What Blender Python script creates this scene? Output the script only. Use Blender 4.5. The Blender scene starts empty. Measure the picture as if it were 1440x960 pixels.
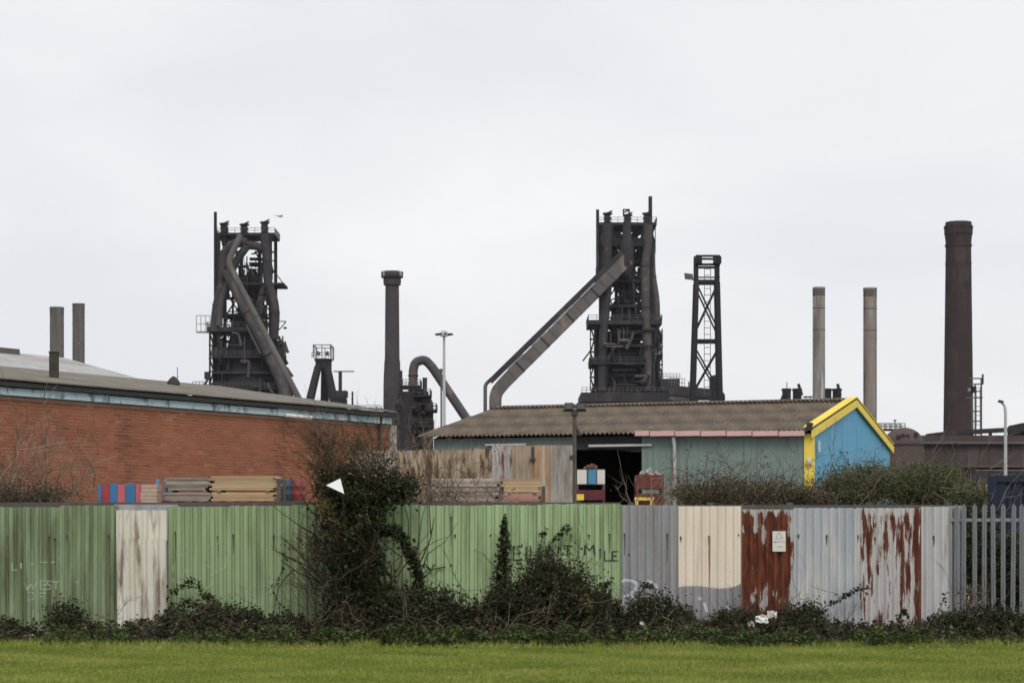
import bpy, math, random
import numpy as np
from mathutils import Vector, Matrix

# ---------------------------------------------------------------- camera, world, sun, exposure
F, CX, HOR, EYE = 3000.0, 720.0, 750.0, 1.6      # focal length in photo pixels, centre column, horizon row, eye height
scene = bpy.context.scene
COL = scene.collection
cam_data = bpy.data.cameras.new('camera')
cam_data.sensor_width = 36.0
cam_data.lens = 36.0 * F / 1440.0
cam_data.shift_y = (HOR - 480.0) / 1440.0
cam_data.clip_start = 0.5
cam_data.clip_end = 20000
cam_data.dof.use_dof = True
cam_data.dof.focus_distance = 58.0
cam_data.dof.aperture_fstop = 3.2
cam = bpy.data.objects.new('camera', cam_data)
cam.location = (0, 0, EYE)
cam.rotation_euler = (math.radians(90), 0, 0)
COL.objects.link(cam)
scene.camera = cam

SUN_EL, SUN_AZ = math.radians(48), math.radians(168)     # azimuth clockwise from +Y (the view direction)
world = bpy.data.worlds.new('World')
scene.world = world
world.use_nodes = True
wn, wl = world.node_tree.nodes, world.node_tree.links
wn.clear()
w_out = wn.new('ShaderNodeOutputWorld')
w_bg = wn.new('ShaderNodeBackground')
w_bg.inputs['Strength'].default_value = 0.1
w_sky = wn.new('ShaderNodeTexSky')
w_sky.sky_type = 'NISHITA'
w_sky.sun_disc = False
w_sky.sun_elevation = SUN_EL
w_sky.sun_rotation = SUN_AZ
w_tc = wn.new('ShaderNodeTexCoord')
w_map = wn.new('ShaderNodeMapping')
w_map.inputs['Scale'].default_value = (1.0, 1.0, 2.6)
w_map.inputs['Rotation'].default_value = (0.15, 0.1, 0.4)
w_noise = wn.new('ShaderNodeTexNoise')
w_noise.inputs['Scale'].default_value = 4.2
w_noise.inputs['Detail'].default_value = 4.0
w_noise.inputs['Roughness'].default_value = 0.48
w_noise.inputs['Distortion'].default_value = 0.35
w_ramp = wn.new('ShaderNodeValToRGB')
w_ramp.color_ramp.elements[0].position = 0.30
w_ramp.color_ramp.elements[0].color = (0.79, 0.80, 0.835, 1)
w_ramp.color_ramp.elements[1].position = 0.68
w_ramp.color_ramp.elements[1].color = (0.93, 0.932, 0.945, 1)
w_mul = wn.new('ShaderNodeVectorMath')
w_mul.operation = 'SCALE'
w_mul.inputs['Scale'].default_value = 8.35
w_mix = wn.new('ShaderNodeMix')
w_mix.data_type = 'RGBA'
w_mix.inputs['Factor'].default_value = 0.94               # thick cloud over the clear sky
wl.new(w_tc.outputs['Generated'], w_map.inputs['Vector'])
wl.new(w_map.outputs['Vector'], w_noise.inputs['Vector'])
wl.new(w_noise.outputs['Fac'], w_ramp.inputs['Fac'])
wl.new(w_ramp.outputs['Color'], w_mul.inputs[0])
wl.new(w_sky.outputs['Color'], w_mix.inputs['A'])
wl.new(w_mul.outputs['Vector'], w_mix.inputs['B'])
wl.new(w_mix.outputs['Result'], w_bg.inputs['Color'])
wl.new(w_bg.outputs['Background'], w_out.inputs['Surface'])

sun_data = bpy.data.lights.new('sun', 'SUN')
sun_data.energy = 1.5
sun_data.angle = math.radians(28)
sun_data.color = (1.0, 0.965, 0.91)
sun = bpy.data.objects.new('sun', sun_data)
sd = Vector((math.sin(SUN_AZ) * math.cos(SUN_EL), math.cos(SUN_AZ) * math.cos(SUN_EL), math.sin(SUN_EL)))
sun.rotation_euler = (-sd).to_track_quat('-Z', 'Y').to_euler()
sun.location = (0, -20, 60)
COL.objects.link(sun)

vs = scene.view_settings
vs.view_transform = 'Standard'
vs.look = 'None'
vs.exposure = 0.3
vs.gamma = 1.0
vs.use_curve_mapping = False
scene.cycles.max_bounces = 5
scene.cycles.diffuse_bounces = 3
scene.cycles.transparent_max_bounces = 6
scene.cycles.use_denoising = True

rng = random.Random(11)
NP = np.random.default_rng(5)

# ---------------------------------------------------------------- helpers
def W(px, py, d):
    """world point on the ray through photo pixel (px, py) at depth d"""
    return Vector(((px - CX) / F * d, d, EYE + (HOR - py) / F * d))

class Frame:
    """pixel offsets turned to metres at one depth: an upright local frame for a thing standing D metres away"""
    def __init__(s, D):
        s.D = D
        s.k = D / F
    def __call__(s, px, py, dy=0.0):
        return Vector(((px - CX) * s.k, s.D + dy, EYE + (HOR - py) * s.k))

def new_thing(name, label, cat, loc=(0, 0, 0), group=None):
    o = bpy.data.objects.new(name, None)
    o.empty_display_size = 0.3
    o.location = loc
    COL.objects.link(o)
    tag(o, label, cat, group)
    return o

def tag(o, label=None, cat=None, group=None, kind=None):
    if label: o['label'] = label
    if cat: o['category'] = cat
    if group: o['group'] = group
    if kind: o['kind'] = kind
    return o

def root_loc(o):
    l = Vector((0, 0, 0))
    while o is not None:
        l = l + Vector(o.location)
        o = o.parent
    return l

class MB:
    def __init__(s):
        s.v, s.f, s.sm, s.rnd = [], [], [], []
    def add(s, vs_, fs_, smooth=False, rnd=0.5):
        b = len(s.v)
        s.v.extend([tuple(v) for v in vs_])
        for f in fs_:
            s.f.append(tuple(i + b for i in f))
            s.sm.append(smooth)
            s.rnd.append(rnd)
        return s
    def box(s, lo, hi, rnd=0.5):
        x0, y0, z0 = lo; x1, y1, z1 = hi
        return s.add([(x0, y0, z0), (x1, y0, z0), (x1, y1, z0), (x0, y1, z0), (x0, y0, z1), (x1, y0, z1), (x1, y1, z1), (x0, y1, z1)],
                     [(0, 3, 2, 1), (4, 5, 6, 7), (0, 1, 5, 4), (1, 2, 6, 5), (2, 3, 7, 6), (3, 0, 4, 7)], rnd=rnd)
    def obox(s, o, ax, ay, az, rnd=0.5):
        """box from corner o spanned by three edge vectors"""
        o, ax, ay, az = Vector(o), Vector(ax), Vector(ay), Vector(az)
        p = [o, o + ax, o + ax + ay, o + ay]
        p = p + [q + az for q in p]
        return s.add(p, [(0, 3, 2, 1), (4, 5, 6, 7), (0, 1, 5, 4), (1, 2, 6, 5), (2, 3, 7, 6), (3, 0, 4, 7)], rnd=rnd)
    def beam(s, a, b, w, h=None):
        a, b = Vector(a), Vector(b)
        h = w if h is None else h
        d = (b - a)
        if d.length < 1e-6: return s
        d.normalize()
        up = Vector((0, 0, 1)) if abs(d.z) < 0.95 else Vector((0, 1, 0))
        x = d.cross(up).normalized()
        y = x.cross(d).normalized()
        vs_ = []
        for p in (a, b):
            for (i, j) in ((-1, -1), (1, -1), (1, 1), (-1, 1)):
                vs_.append(p + x * (i * w / 2) + y * (j * h / 2))
        return s.add(vs_, [(0, 1, 2, 3), (7, 6, 5, 4), (0, 4, 5, 1), (1, 5, 6, 2), (2, 6, 7, 3), (3, 7, 4, 0)])
    def tube(s, pts, r, n=10, caps=True, smooth=True, rnd=0.5, rot=0.0):
        pts = [Vector(p) for p in pts]
        rs = r if isinstance(r, (list, tuple)) else [r] * len(pts)
        base = len(s.v)
        prev = None
        for i, p in enumerate(pts):
            if i == 0: t = pts[1] - pts[0]
            elif i == len(pts) - 1: t = pts[-1] - pts[-2]
            else: t = (pts[i + 1] - p).normalized() + (p - pts[i - 1]).normalized()
            if t.length < 1e-9: t = Vector((0, 0, 1))
            t.normalize()
            if prev is None:
                ref = Vector((0, 1, 0)) if abs(t.y) < 0.9 else Vector((1, 0, 0))
                x = t.cross(ref).normalized()
            else:
                x = prev - t * prev.dot(t)
                x = x.normalized() if x.length > 1e-6 else t.cross(Vector((0, 1, 0.3))).normalized()
            prev = x
            y = t.cross(x)
            for k in range(n):
                a = 2 * math.pi * k / n + rot
                s.v.append(tuple(p + (x * math.cos(a) + y * math.sin(a)) * rs[i]))
        for i in range(len(pts) - 1):
            for k in range(n):
                a, b = base + i * n + k, base + i * n + (k + 1) % n
                s.f.append((a, b, b + n, a + n)); s.sm.append(smooth); s.rnd.append(rnd)
        if caps:
            s.f.append(tuple(base + k for k in range(n))[::-1]); s.sm.append(False); s.rnd.append(rnd)
            e = base + (len(pts) - 1) * n
            s.f.append(tuple(e + k for k in range(n))); s.sm.append(False); s.rnd.append(rnd)
        return s
    def lathe(s, c, prof, n=24):
        """upright solid of revolution about (cx, cy); prof = [(radius, z)]"""
        cx, cy = c
        return s.tube([(cx, cy, z) for _, z in prof], [max(r, 1e-3) for r, _ in prof], n)
    def build(s, name, mat, parent=None, label=None, loc=None, attr=False, bevel=0):
        me = bpy.data.meshes.new(name)
        off = root_loc(parent) if parent is not None else Vector(loc or (0, 0, 0))
        me.from_pydata([(x - off.x, y - off.y, z - off.z) for x, y, z in s.v], [], s.f)
        me.polygons.foreach_set('use_smooth', s.sm)
        if attr:
            a = me.attributes.new('rnd', 'FLOAT', 'FACE')
            a.data.foreach_set('value', np.array(s.rnd, dtype=np.float32))
        me.materials.append(mat)
        me.update()
        if any(s.sm): me.set_sharp_from_angle(angle=math.radians(38))
        o = bpy.data.objects.new(name, me)
        COL.objects.link(o)
        if parent is not None: o.parent = parent
        else: o.location = off
        if label: o['label'] = label
        if bevel:
            m = o.modifiers.new('edge', 'BEVEL'); m.width = bevel; m.segments = 2; m.limit_method = 'ANGLE'
        return o

def soup(name, verts, faces_n, nfaces, mat, parent=None, rnd=None, loc=(0, 0, 0), smooth=False):
    """fast mesh of separate faces: verts (N*k,3) in world space, k verts per face"""
    off = root_loc(parent) if parent is not None else Vector(loc)
    v = (np.asarray(verts, dtype=np.float32) - np.array(off, dtype=np.float32)).astype(np.float32)
    me = bpy.data.meshes.new(name)
    me.vertices.add(len(v)); me.vertices.foreach_set('co', v.ravel())
    me.loops.add(nfaces * faces_n); me.loops.foreach_set('vertex_index', np.arange(nfaces * faces_n, dtype=np.int32))
    me.polygons.add(nfaces)
    me.polygons.foreach_set('loop_start', np.arange(0, nfaces * faces_n, faces_n, dtype=np.int32))
    me.polygons.foreach_set('loop_total', np.full(nfaces, faces_n, dtype=np.int32))
    if rnd is not None:
        a = me.attributes.new('rnd', 'FLOAT', 'FACE'); a.data.foreach_set('value', rnd.astype(np.float32))
    me.materials.append(mat)
    me.update(calc_edges=True)
    o = bpy.data.objects.new(name, me)
    COL.objects.link(o)
    if parent is not None: o.parent = parent
    else: o.location = off
    return o

def copy_part(src, parent, loc=None, rot=None):
    c = src.copy()
    COL.objects.link(c)
    c.parent = parent
    if loc is not None: c.location = loc
    if rot is not None: c.rotation_euler = rot
    return c

# ---------------------------------------------------------------- materials
def mat(name, c1, c2=None, scale=4.0, stretch=(1, 1, 1), rough=0.75, metal=0.0, spec=0.3, bump=0.0, bscale=None,
        stain=None, st_scale=3.0, st_stretch=(1, 1, 1), st_lo=0.52, st_hi=0.68, st_amt=1.0,
        stain2=None, st2_scale=3.0, st2_stretch=(1, 1, 1), st2_lo=0.55, st2_hi=0.7, attr=None, contrast=(0.3, 0.7), seed=0.0):
    """procedural paint / metal / masonry: two-tone noise, two optional stain masks, optional per-piece random tone"""
    m = bpy.data.materials.new(name)
    m.use_nodes = True
    n, l = m.node_tree.nodes, m.node_tree.links
    b = n['Principled BSDF']
    b.inputs['Roughness'].default_value = rough
    b.inputs['Metallic'].default_value = metal
    b.inputs['Specular IOR Level'].default_value = spec
    tc = n.new('ShaderNodeTexCoord')
    def noise(sc, st, detail=5, off=0.0):
        mp = n.new('ShaderNodeMapping'); mp.inputs['Scale'].default_value = st
        mp.inputs['Location'].default_value = (off + seed, off * 1.7 + seed * 0.6, off * 0.4)
        nz = n.new('ShaderNodeTexNoise'); nz.inputs['Scale'].default_value = sc; nz.inputs['Detail'].default_value = detail
        nz.inputs['Roughness'].default_value = 0.6
        l.new(tc.outputs['Object'], mp.inputs['Vector']); l.new(mp.outputs['Vector'], nz.inputs['Vector'])
        return nz.outputs['Fac']
    def ramp(src, lo, hi, ca=(0, 0, 0, 1), cb=(1, 1, 1, 1)):
        r = n.new('ShaderNodeValToRGB'); e = r.color_ramp.elements
        e[0].position, e[1].position = lo, hi; e[0].color, e[1].color = ca, cb
        l.new(src, r.inputs['Fac']); return r.outputs['Color']
    def mix(fac, a, bb):
        x = n.new('ShaderNodeMix'); x.data_type = 'RGBA'
        if isinstance(fac, float): x.inputs['Factor'].default_value = fac
        else: l.new(fac, x.inputs['Factor'])
        for sock, val in (('A', a), ('B', bb)):
            if isinstance(val, tuple): x.inputs[sock].default_value = val
            else: l.new(val, x.inputs[sock])
        return x.outputs['Result']
    c2 = c2 or tuple(v * 0.8 for v in c1)
    col = ramp(noise(scale, stretch), contrast[0], contrast[1], (*c2, 1), (*c1, 1))
    if attr:                                       # per-piece tones: list of (position, colour)
        at = n.new('ShaderNodeAttribute'); at.attribute_name = 'rnd'
        r = n.new('ShaderNodeValToRGB'); e = r.color_ramp.elements
        for i, (p, c) in enumerate(attr):
            q = e[i] if i < 2 else e.new(p)
            q.position = p; q.color = (*c, 1)
        l.new(at.outputs['Fac'], r.inputs['Fac'])
        x = n.new('ShaderNodeMix'); x.data_type = 'RGBA'; x.blend_type = 'MULTIPLY'; x.inputs['Factor'].default_value = 1.0
        l.new(r.outputs['Color'], x.inputs['A']); l.new(col, x.inputs['B'])
        col = x.outputs['Result']
    if stain:
        f = ramp(noise(st_scale, st_stretch, 6, 3.1), st_lo, st_hi, (0, 0, 0, 1), (st_amt, st_amt, st_amt, 1))
        col = mix(f, col, (*stain, 1))
    if stain2:
        f = ramp(noise(st2_scale, st2_stretch, 6, 7.7), st2_lo, st2_hi)
        col = mix(f, col, (*stain2, 1))
    l.new(col, b.inputs['Base Color'])
    if bump:
        bp = n.new('ShaderNodeBump'); bp.inputs['Strength'].default_value = bump; bp.inputs['Distance'].default_value = 0.02
        l.new(noise(bscale or scale * 4, (1, 1, 1), 4, 1.3), bp.inputs['Height']); l.new(bp.outputs['Normal'], b.inputs['Normal'])
    return m

def band_mat(name, base, base2, rust, rust2, xw, zw, scale, stretch, thr, seed=0.0, soft=.055):
    """sheet paint broken by rust: where, set by weights across (photo columns) and down (photo rows) added to noise"""
    m = mat(name, base, base2, 2, (3, 1, .4), .7, stain=tuple(v * .6 for v in base), st_scale=2.2, st_stretch=(5, 1, .35), st_lo=.56, st_hi=.74, st_amt=.7, seed=seed)
    n, l = m.node_tree.nodes, m.node_tree.links
    b = n['Principled BSDF']; col = b.inputs['Base Color'].links[0].from_socket
    tc = n.new('ShaderNodeTexCoord'); sep = n.new('ShaderNodeSeparateXYZ'); l.new(tc.outputs['Object'], sep.inputs['Vector'])
    k = 32.65 / F
    def weights(sock, pts, f):
        lo, hi = f(pts[0][0]), f(pts[-1][0])
        mr = n.new('ShaderNodeMapRange'); mr.inputs['From Min'].default_value = min(lo, hi); mr.inputs['From Max'].default_value = max(lo, hi)
        l.new(sock, mr.inputs['Value'])
        r = n.new('ShaderNodeValToRGB'); e = r.color_ramp.elements
        q = sorted([((f(p) - min(lo, hi)) / abs(hi - lo), v) for p, v in pts])
        for i, (p, v) in enumerate(q):
            x = e[i] if i < 2 else e.new(p)
            x.position = p; x.color = (v + .5, v + .5, v + .5, 1)
        l.new(mr.outputs['Result'], r.inputs['Fac']); return r.outputs['Color']
    mp = n.new('ShaderNodeMapping'); mp.inputs['Scale'].default_value = stretch; mp.inputs['Location'].default_value = (seed, 0, seed * .7)
    nz = n.new('ShaderNodeTexNoise'); nz.inputs['Scale'].default_value = scale; nz.inputs['Detail'].default_value = 7; nz.inputs['Roughness'].default_value = .68
    l.new(tc.outputs['Object'], mp.inputs['Vector']); l.new(mp.outputs['Vector'], nz.inputs['Vector'])
    a0 = n.new('ShaderNodeMath'); a0.operation = 'MULTIPLY_ADD'; a0.inputs[1].default_value = 1.9; a0.inputs[2].default_value = -.45; l.new(nz.outputs['Fac'], a0.inputs[0])
    a1 = n.new('ShaderNodeMath'); a1.operation = 'ADD'; l.new(a0.outputs[0], a1.inputs[0]); l.new(weights(sep.outputs['X'], xw, lambda p: (p - CX) * k), a1.inputs[1])
    a2 = n.new('ShaderNodeMath'); a2.operation = 'ADD'; l.new(a1.outputs[0], a2.inputs[0]); l.new(weights(sep.outputs['Z'], zw, lambda p: EYE + (HOR - p) * k), a2.inputs[1])
    mr = n.new('ShaderNodeMapRange'); mr.interpolation_type = 'SMOOTHSTEP'; mr.inputs['From Min'].default_value = 1 + thr - soft; mr.inputs['From Max'].default_value = 1 + thr + soft; l.new(a2.outputs[0], mr.inputs['Value'])
    r2 = n.new('ShaderNodeValToRGB'); r2.color_ramp.elements[0].position = .35; r2.color_ramp.elements[1].position = .65
    r2.color_ramp.elements[0].color = (*rust, 1); r2.color_ramp.elements[1].color = (*rust2, 1)
    n2 = n.new('ShaderNodeTexNoise'); n2.inputs['Scale'].default_value = 5; n2.inputs['Detail'].default_value = 6; l.new(mp.outputs['Vector'], n2.inputs['Vector']); l.new(n2.outputs['Fac'], r2.inputs['Fac'])
    mx = n.new('ShaderNodeMix'); mx.data_type = 'RGBA'; l.new(mr.outputs['Result'], mx.inputs['Factor']); l.new(col, mx.inputs['A']); l.new(r2.outputs['Color'], mx.inputs['B'])
    l.new(mx.outputs['Result'], b.inputs['Base Color'])
    return m

def leaf_mat(name, tones, rough=0.55, transl=0.25):
    m = bpy.data.materials.new(name)
    m.use_nodes = True
    n, l = m.node_tree.nodes, m.node_tree.links
    b = n['Principled BSDF']; out = n['Material Output']
    b.inputs['Roughness'].default_value = rough; b.inputs['Specular IOR Level'].default_value = 0.12
    at = n.new('ShaderNodeAttribute'); at.attribute_name = 'rnd'
    r = n.new('ShaderNodeValToRGB'); e = r.color_ramp.elements
    for i, (p, c) in enumerate(tones):
        q = e[i] if i < 2 else e.new(p)
        q.position = p; q.color = (*c, 1)
    l.new(at.outputs['Fac'], r.inputs['Fac'])
    l.new(r.outputs['Color'], b.inputs['Base Color'])
    tr = n.new('ShaderNodeBsdfTranslucent'); l.new(r.outputs['Color'], tr.inputs['Color'])
    mx = n.new('ShaderNodeMixShader'); mx.inputs['Fac'].default_value = transl
    l.new(b.outputs['BSDF'], mx.inputs[1]); l.new(tr.outputs['BSDF'], mx.inputs[2]); l.new(mx.outputs['Shader'], out.inputs['Surface'])
    return m

# ---------------------------------------------------------------- foliage helpers
def leaf_soup(name, centres, size, m, parent, flat=0.0, rnd=None, aspect=0.6):
    """rhombic leaf faces at the given centres, random orientation"""
    c = np.asarray(centres, dtype=np.float64)
    N = len(c)
    d = NP.normal(size=(N, 3)); d[:, 2] *= (1 - flat); d /= np.linalg.norm(d, axis=1, keepdims=True) + 1e-9
    u = NP.normal(size=(N, 3)); u -= (u * d).sum(1, keepdims=True) * d; u /= np.linalg.norm(u, axis=1, keepdims=True) + 1e-9
    sz = size * NP.uniform(0.55, 1.35, size=(N, 1))
    a = c - d * sz * 0.5; b = c + u * sz * aspect * 0.5 + d * sz * 0.05; e = c + d * sz * 0.5; f = c - u * sz * aspect * 0.5 + d * sz * 0.05
    v = np.stack([a, b, e, f], axis=1).reshape(-1, 3)
    return soup(name, v, 4, N, m, parent, np.clip(NP.random(N) * .55 + TONE.pop(0) * .5, 0, 1) if (rnd is None and TONE and len(TONE[0]) == N) else (NP.random(N) if rnd is None else rnd))

TONE = []                                            # light and dark clumps: one tone per clump, used by the next leaf_soup
def clump_points(ells, spread=0.13, per=28):
    """leaf positions gathered in clumps within ellipsoids: (centre, radii, number of leaves)"""
    out, tone = [], []
    for (c, r, n) in ells:
        k = max(3, n // per)
        q = NP.normal(size=(k, 3)); q /= np.linalg.norm(q, axis=1, keepdims=True)
        q *= NP.uniform(0.25, 1.0, size=(k, 1)) ** 0.5
        cc = np.array(c) + q * np.array(r)
        i = NP.integers(0, k, n)
        w = NP.uniform(0.5, 1.5, size=k)[i][:, None]
        out.append(cc[i] + NP.normal(size=(n, 3)) * spread * w)
        tone.append(NP.random(k)[i])
    TONE[:] = [np.concatenate(tone)]
    return np.concatenate(out)

def branch(mb, p, d, length, r, level, wig=0.25, kids=3, seg=4, droop=0.0, tips=None, n=3):
    pts, rs = [Vector(p)], [r]
    d = Vector(d).normalized()
    for i in range(seg):
        d = (d + Vector((rng.gauss(0, wig), rng.gauss(0, wig), rng.gauss(0, wig) - droop))).normalized()
        pts.append(pts[-1] + d * (length / seg)); rs.append(r * (1 - 0.75 * (i + 1) / seg))
    mb.tube(pts, rs, n, caps=False, smooth=True, rnd=rng.random())
    if tips is not None: tips.append(pts[-1])
    if level > 0:
        for k in range(kids):
            j = rng.randint(1, seg - 1) if seg > 1 else 0
            q = pts[j].lerp(pts[j + 1], rng.random())
            nd = (d + Vector((rng.gauss(0, .7), rng.gauss(0, .7), rng.gauss(0.15, .5)))).normalized()
            branch(mb, q, nd, length * rng.uniform(0.35, 0.7), r * 0.55, level - 1, wig, kids, max(2, seg - 1), droop, tips, n)

def rail(mb, pts, h, t=0.1, posts=6, mid=True):
    pts = [Vector(p) for p in pts]
    for a, b in zip(pts, pts[1:]):
        for k in range(posts + 1):
            p = a.lerp(b, k / posts)
            mb.beam(p, p + Vector((0, 0, h)), t)
        for f in ((0.5, 1.0) if mid else (1.0,)):
            mb.beam(a + Vector((0, 0, h * f)), b + Vector((0, 0, h * f)), t)

def ladder(mb, a, b, w, t=0.08, step=0.9, dirx=Vector((1, 0, 0))):
    a, b = Vector(a), Vector(b)
    for s in (-.5, .5): mb.beam(a + dirx * w * s, b + dirx * w * s, t)
    n = max(2, int((b - a).length / step))
    for k in range(n + 1):
        p = a.lerp(b, k / n)
        mb.beam(p - dirx * w / 2, p + dirx * w / 2, t)
# ================================================================ GROUND
M_ground = mat('field_soil', (0.17, 0.205, 0.035), (0.12, 0.145, 0.028), 0.6, rough=0.95, bump=0.4, bscale=18, stain=(0.06, 0.05, 0.03), st_scale=0.25, st_lo=0.6, st_hi=0.75, st_amt=0.4)
M_yard = mat('yard_concrete', (0.22, 0.21, 0.19), (0.13, 0.12, 0.11), 0.7, rough=0.95, stain=(0.06, 0.055, 0.05), st_scale=0.4, bump=0.2)
g = MB(); g.add([(-2900, -200, 0), (2900, -200, 0), (2900, 3900, 0), (-2900, 3900, 0)], [(0, 1, 2, 3)])
tag(g.build('ground', M_ground), 'flat grassy ground running under the works to the horizon', 'ground', kind='structure')
g = MB(); g.add([(-60, 33.3, .006), (70, 33.3, .006), (70, 130, .006), (-60, 130, .006)], [(0, 1, 2, 3)])
tag(g.build('yard', M_yard), 'grey concrete yard behind the corrugated fence', 'yard', kind='structure')

M_cinder = mat('works_cinder', (0.09, 0.085, 0.08), (0.055, 0.052, 0.05), .05, rough=.95, stain=(0.12, 0.105, 0.09), st_scale=.02)
g = MB(); g.add([(-2500, 130, .008), (2500, 130, .008), (2500, 2500, .008), (-2500, 2500, .008)], [(0, 1, 2, 3)])
tag(g.build('works_ground', M_cinder), 'dark cinder ground of the steelworks beyond the yard', 'ground', kind='structure')

# mown grass: real blades, in one mass
M_grass = leaf_mat('grass_blades', [(0.0, (0.11, 0.145, 0.03)), (0.5, (0.225, 0.27, 0.052)), (0.85, (0.33, 0.345, 0.09)), (1.0, (0.44, 0.39, 0.17))], 0.6, 0.3)
def grass(n, x0, x1, y0, y1, hmin, hmax, pw=1.0):
    x = NP.uniform(x0, x1, n); y = y0 + (y1 - y0) * NP.random(n) ** pw
    patch = np.sin(x * .9 + 2 * np.sin(y * 1.9)) * 0.35 + np.sin(y * 2.1 + 2.6 * np.sin(x * .8) + 1.2 * x) * 0.3 + np.sin(x * 2.7 + 3 * np.sin(y * 1.1 + 1)) * .4 + np.sin(x * 5.1 + 4 * np.sin(y * 2.3)) * .25
    h = NP.uniform(hmin, hmax, n) * (1 + 0.35 * patch)
    th = NP.uniform(0, 2 * np.pi, n); wdt = NP.uniform(0.005, 0.011, n)
    lean = NP.normal(size=(n, 2)) * 0.5 * h[:, None]
    z = np.full(n, 0.0)
    a = np.stack([x - np.cos(th) * wdt, y - np.sin(th) * wdt, z], 1); b = np.stack([x + np.cos(th) * wdt, y + np.sin(th) * wdt, z], 1)
    c = np.stack([x + lean[:, 0], y + lean[:, 1], z + h], 1)
    v = np.stack([a, b, c], 1).reshape(-1, 3)
    rnd = np.clip(NP.normal(0.48 + 0.24 * patch, 0.15, n), 0, 1)
    return v, rnd
v1, r1 = grass(520000, -12.5, 12.5, 21.0, 32.4, 0.018, 0.042)
v2, r2 = grass(38000, -12.5, 12.5, 29.4, 31.2, 0.03, 0.11, .6)
o = soup('grass', np.concatenate([v1, v2]), 3, len(r1) + len(r2), M_grass, rnd=np.concatenate([r1, r2]))
tag(o, 'short bright green mown grass in front of the fence', 'grass', kind='stuff')

# ================================================================ CORRUGATED FENCE
FD = 32.65
ff = Frame(FD)
fx = lambda px: (px - CX) * ff.k
fz = lambda py: EYE + (HOR - py) * ff.k
fence = new_thing('corrugated_fence', 'long patchwork fence of green, white, grey, cream and rusty corrugated steel sheets', 'fence', (0, FD, 0))

def trap(pitch, depth):
    bp = [(0, -depth), (.42, -depth), (.6, 0), (.80, 0), (1, -depth)]
    def f(x):
        t = (x / pitch) % 1.0
        for (a, ya), (b, yb) in zip(bp, bp[1:]):
            if t <= b: return ya + (yb - ya) * (t - a) / (b - a)
        return -depth
    return f, [b[0] for b in bp[:-1]]
def sine(pitch, depth):
    f = lambda x: -depth * (0.5 + 0.5 * math.cos(2 * math.pi * x / pitch))
    return f, [k / 8 for k in range(8)]

def sheet(name, px0, px1, py0, py1, prof, m, parent=fence, y=FD, label=None, pitch=.13, tilt=0.0, wob=0.006, fr=None, thick=0.003, cx=CX):
    """one profiled steel sheet, slightly buckled; returns (object, surface function y(x))"""
    fr = fr or ff
    f, bps = prof
    X0, X1 = (px0 - cx) * fr.k, (px1 - cx) * fr.k
    Z1, Z0 = EYE + (HOR - py0) * fr.k, EYE + (HOR - py1) * fr.k
    xs = [X0]
    k0 = math.floor(X0 / pitch)
    while True:
        for b in bps:
            x = (k0 + b) * pitch
            if X0 + .004 < x < X1 - .004: xs.append(x)
        k0 += 1
        if k0 * pitch > X1: break
    xs.append(X1)
    ph, ph2 = rng.uniform(0, 6), rng.uniform(0, 6)
    rows = 7
    topn = [rng.gauss(0, .004) for _ in xs]
    bow = lambda x, t: wob * (math.sin(3.1 * t + ph + x) + 0.6 * math.sin(7 * t + ph2 + 2.3 * x)) + tilt * (t - .5)
    surf = lambda x, z: y + f(x) + bow(x, (z - Z0) / (Z1 - Z0))
    mb = MB()
    vs_, fs_ = [], []
    for j in range(rows):
        t = j / (rows - 1)
        for i, x in enumerate(xs):
            z = Z0 + (Z1 - Z0) * t + (topn[i] if j == rows - 1 else 0)
            vs_.append((x + tilt * (t - .5) * .35, surf(x, z), z))
    n = len(xs)
    for j in range(rows - 1):
        for i in range(n - 1):
            fs_.append((j * n + i, j * n + i + 1, (j + 1) * n + i + 1, (j + 1) * n + i))
    mb.add(vs_, fs_)
    o = mb.build(name, m, parent, label)
    md = o.modifiers.new('gauge', 'SOLIDIFY'); md.thickness = thick; md.offset = 1
    return o, surf

def stroke(mb, pts, w, surf, gap=0.006, taper=False, rough=False):
    """flat paint or stain following the profile of a sheet; pts in (x, z) metres"""
    P = [pts[0]]
    for a, b in zip(pts, pts[1:]):
        L = math.hypot(b[0] - a[0], b[1] - a[1]); n = max(1, int(L / .012))
        P += [(a[0] + (b[0] - a[0]) * k / n, a[1] + (b[1] - a[1]) * k / n) for k in range(1, n + 1)]
    vs_, fs_ = [], []
    wn_ = 1.0
    for i, p in enumerate(P):
        a, b = P[max(0, i - 1)], P[min(len(P) - 1, i + 1)]
        dx, dz = b[0] - a[0], b[1] - a[1]; L = math.hypot(dx, dz) or 1
        nx, nz = -dz / L, dx / L
        t = i / max(1, len(P) - 1)
        wn_ = (.55 * wn_ + .45 * rng.uniform(.15, 1.75)) if rough else rng.uniform(.8, 1.15)
        ww = w * (1 - .8 * t if taper else 1) * wn_ / 2
        for s in (-1, 0, 1):
            x, z = p[0] + nx * ww * s, p[1] + nz * ww * s
            vs_.append((x, surf(x, z) - gap, z))
    for i in range(len(P) - 1):
        for s in (0, 1):
            a = i * 3 + s
            fs_.append((a, a + 3, a + 4, a + 1))
    mb.add(vs_, fs_)

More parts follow.
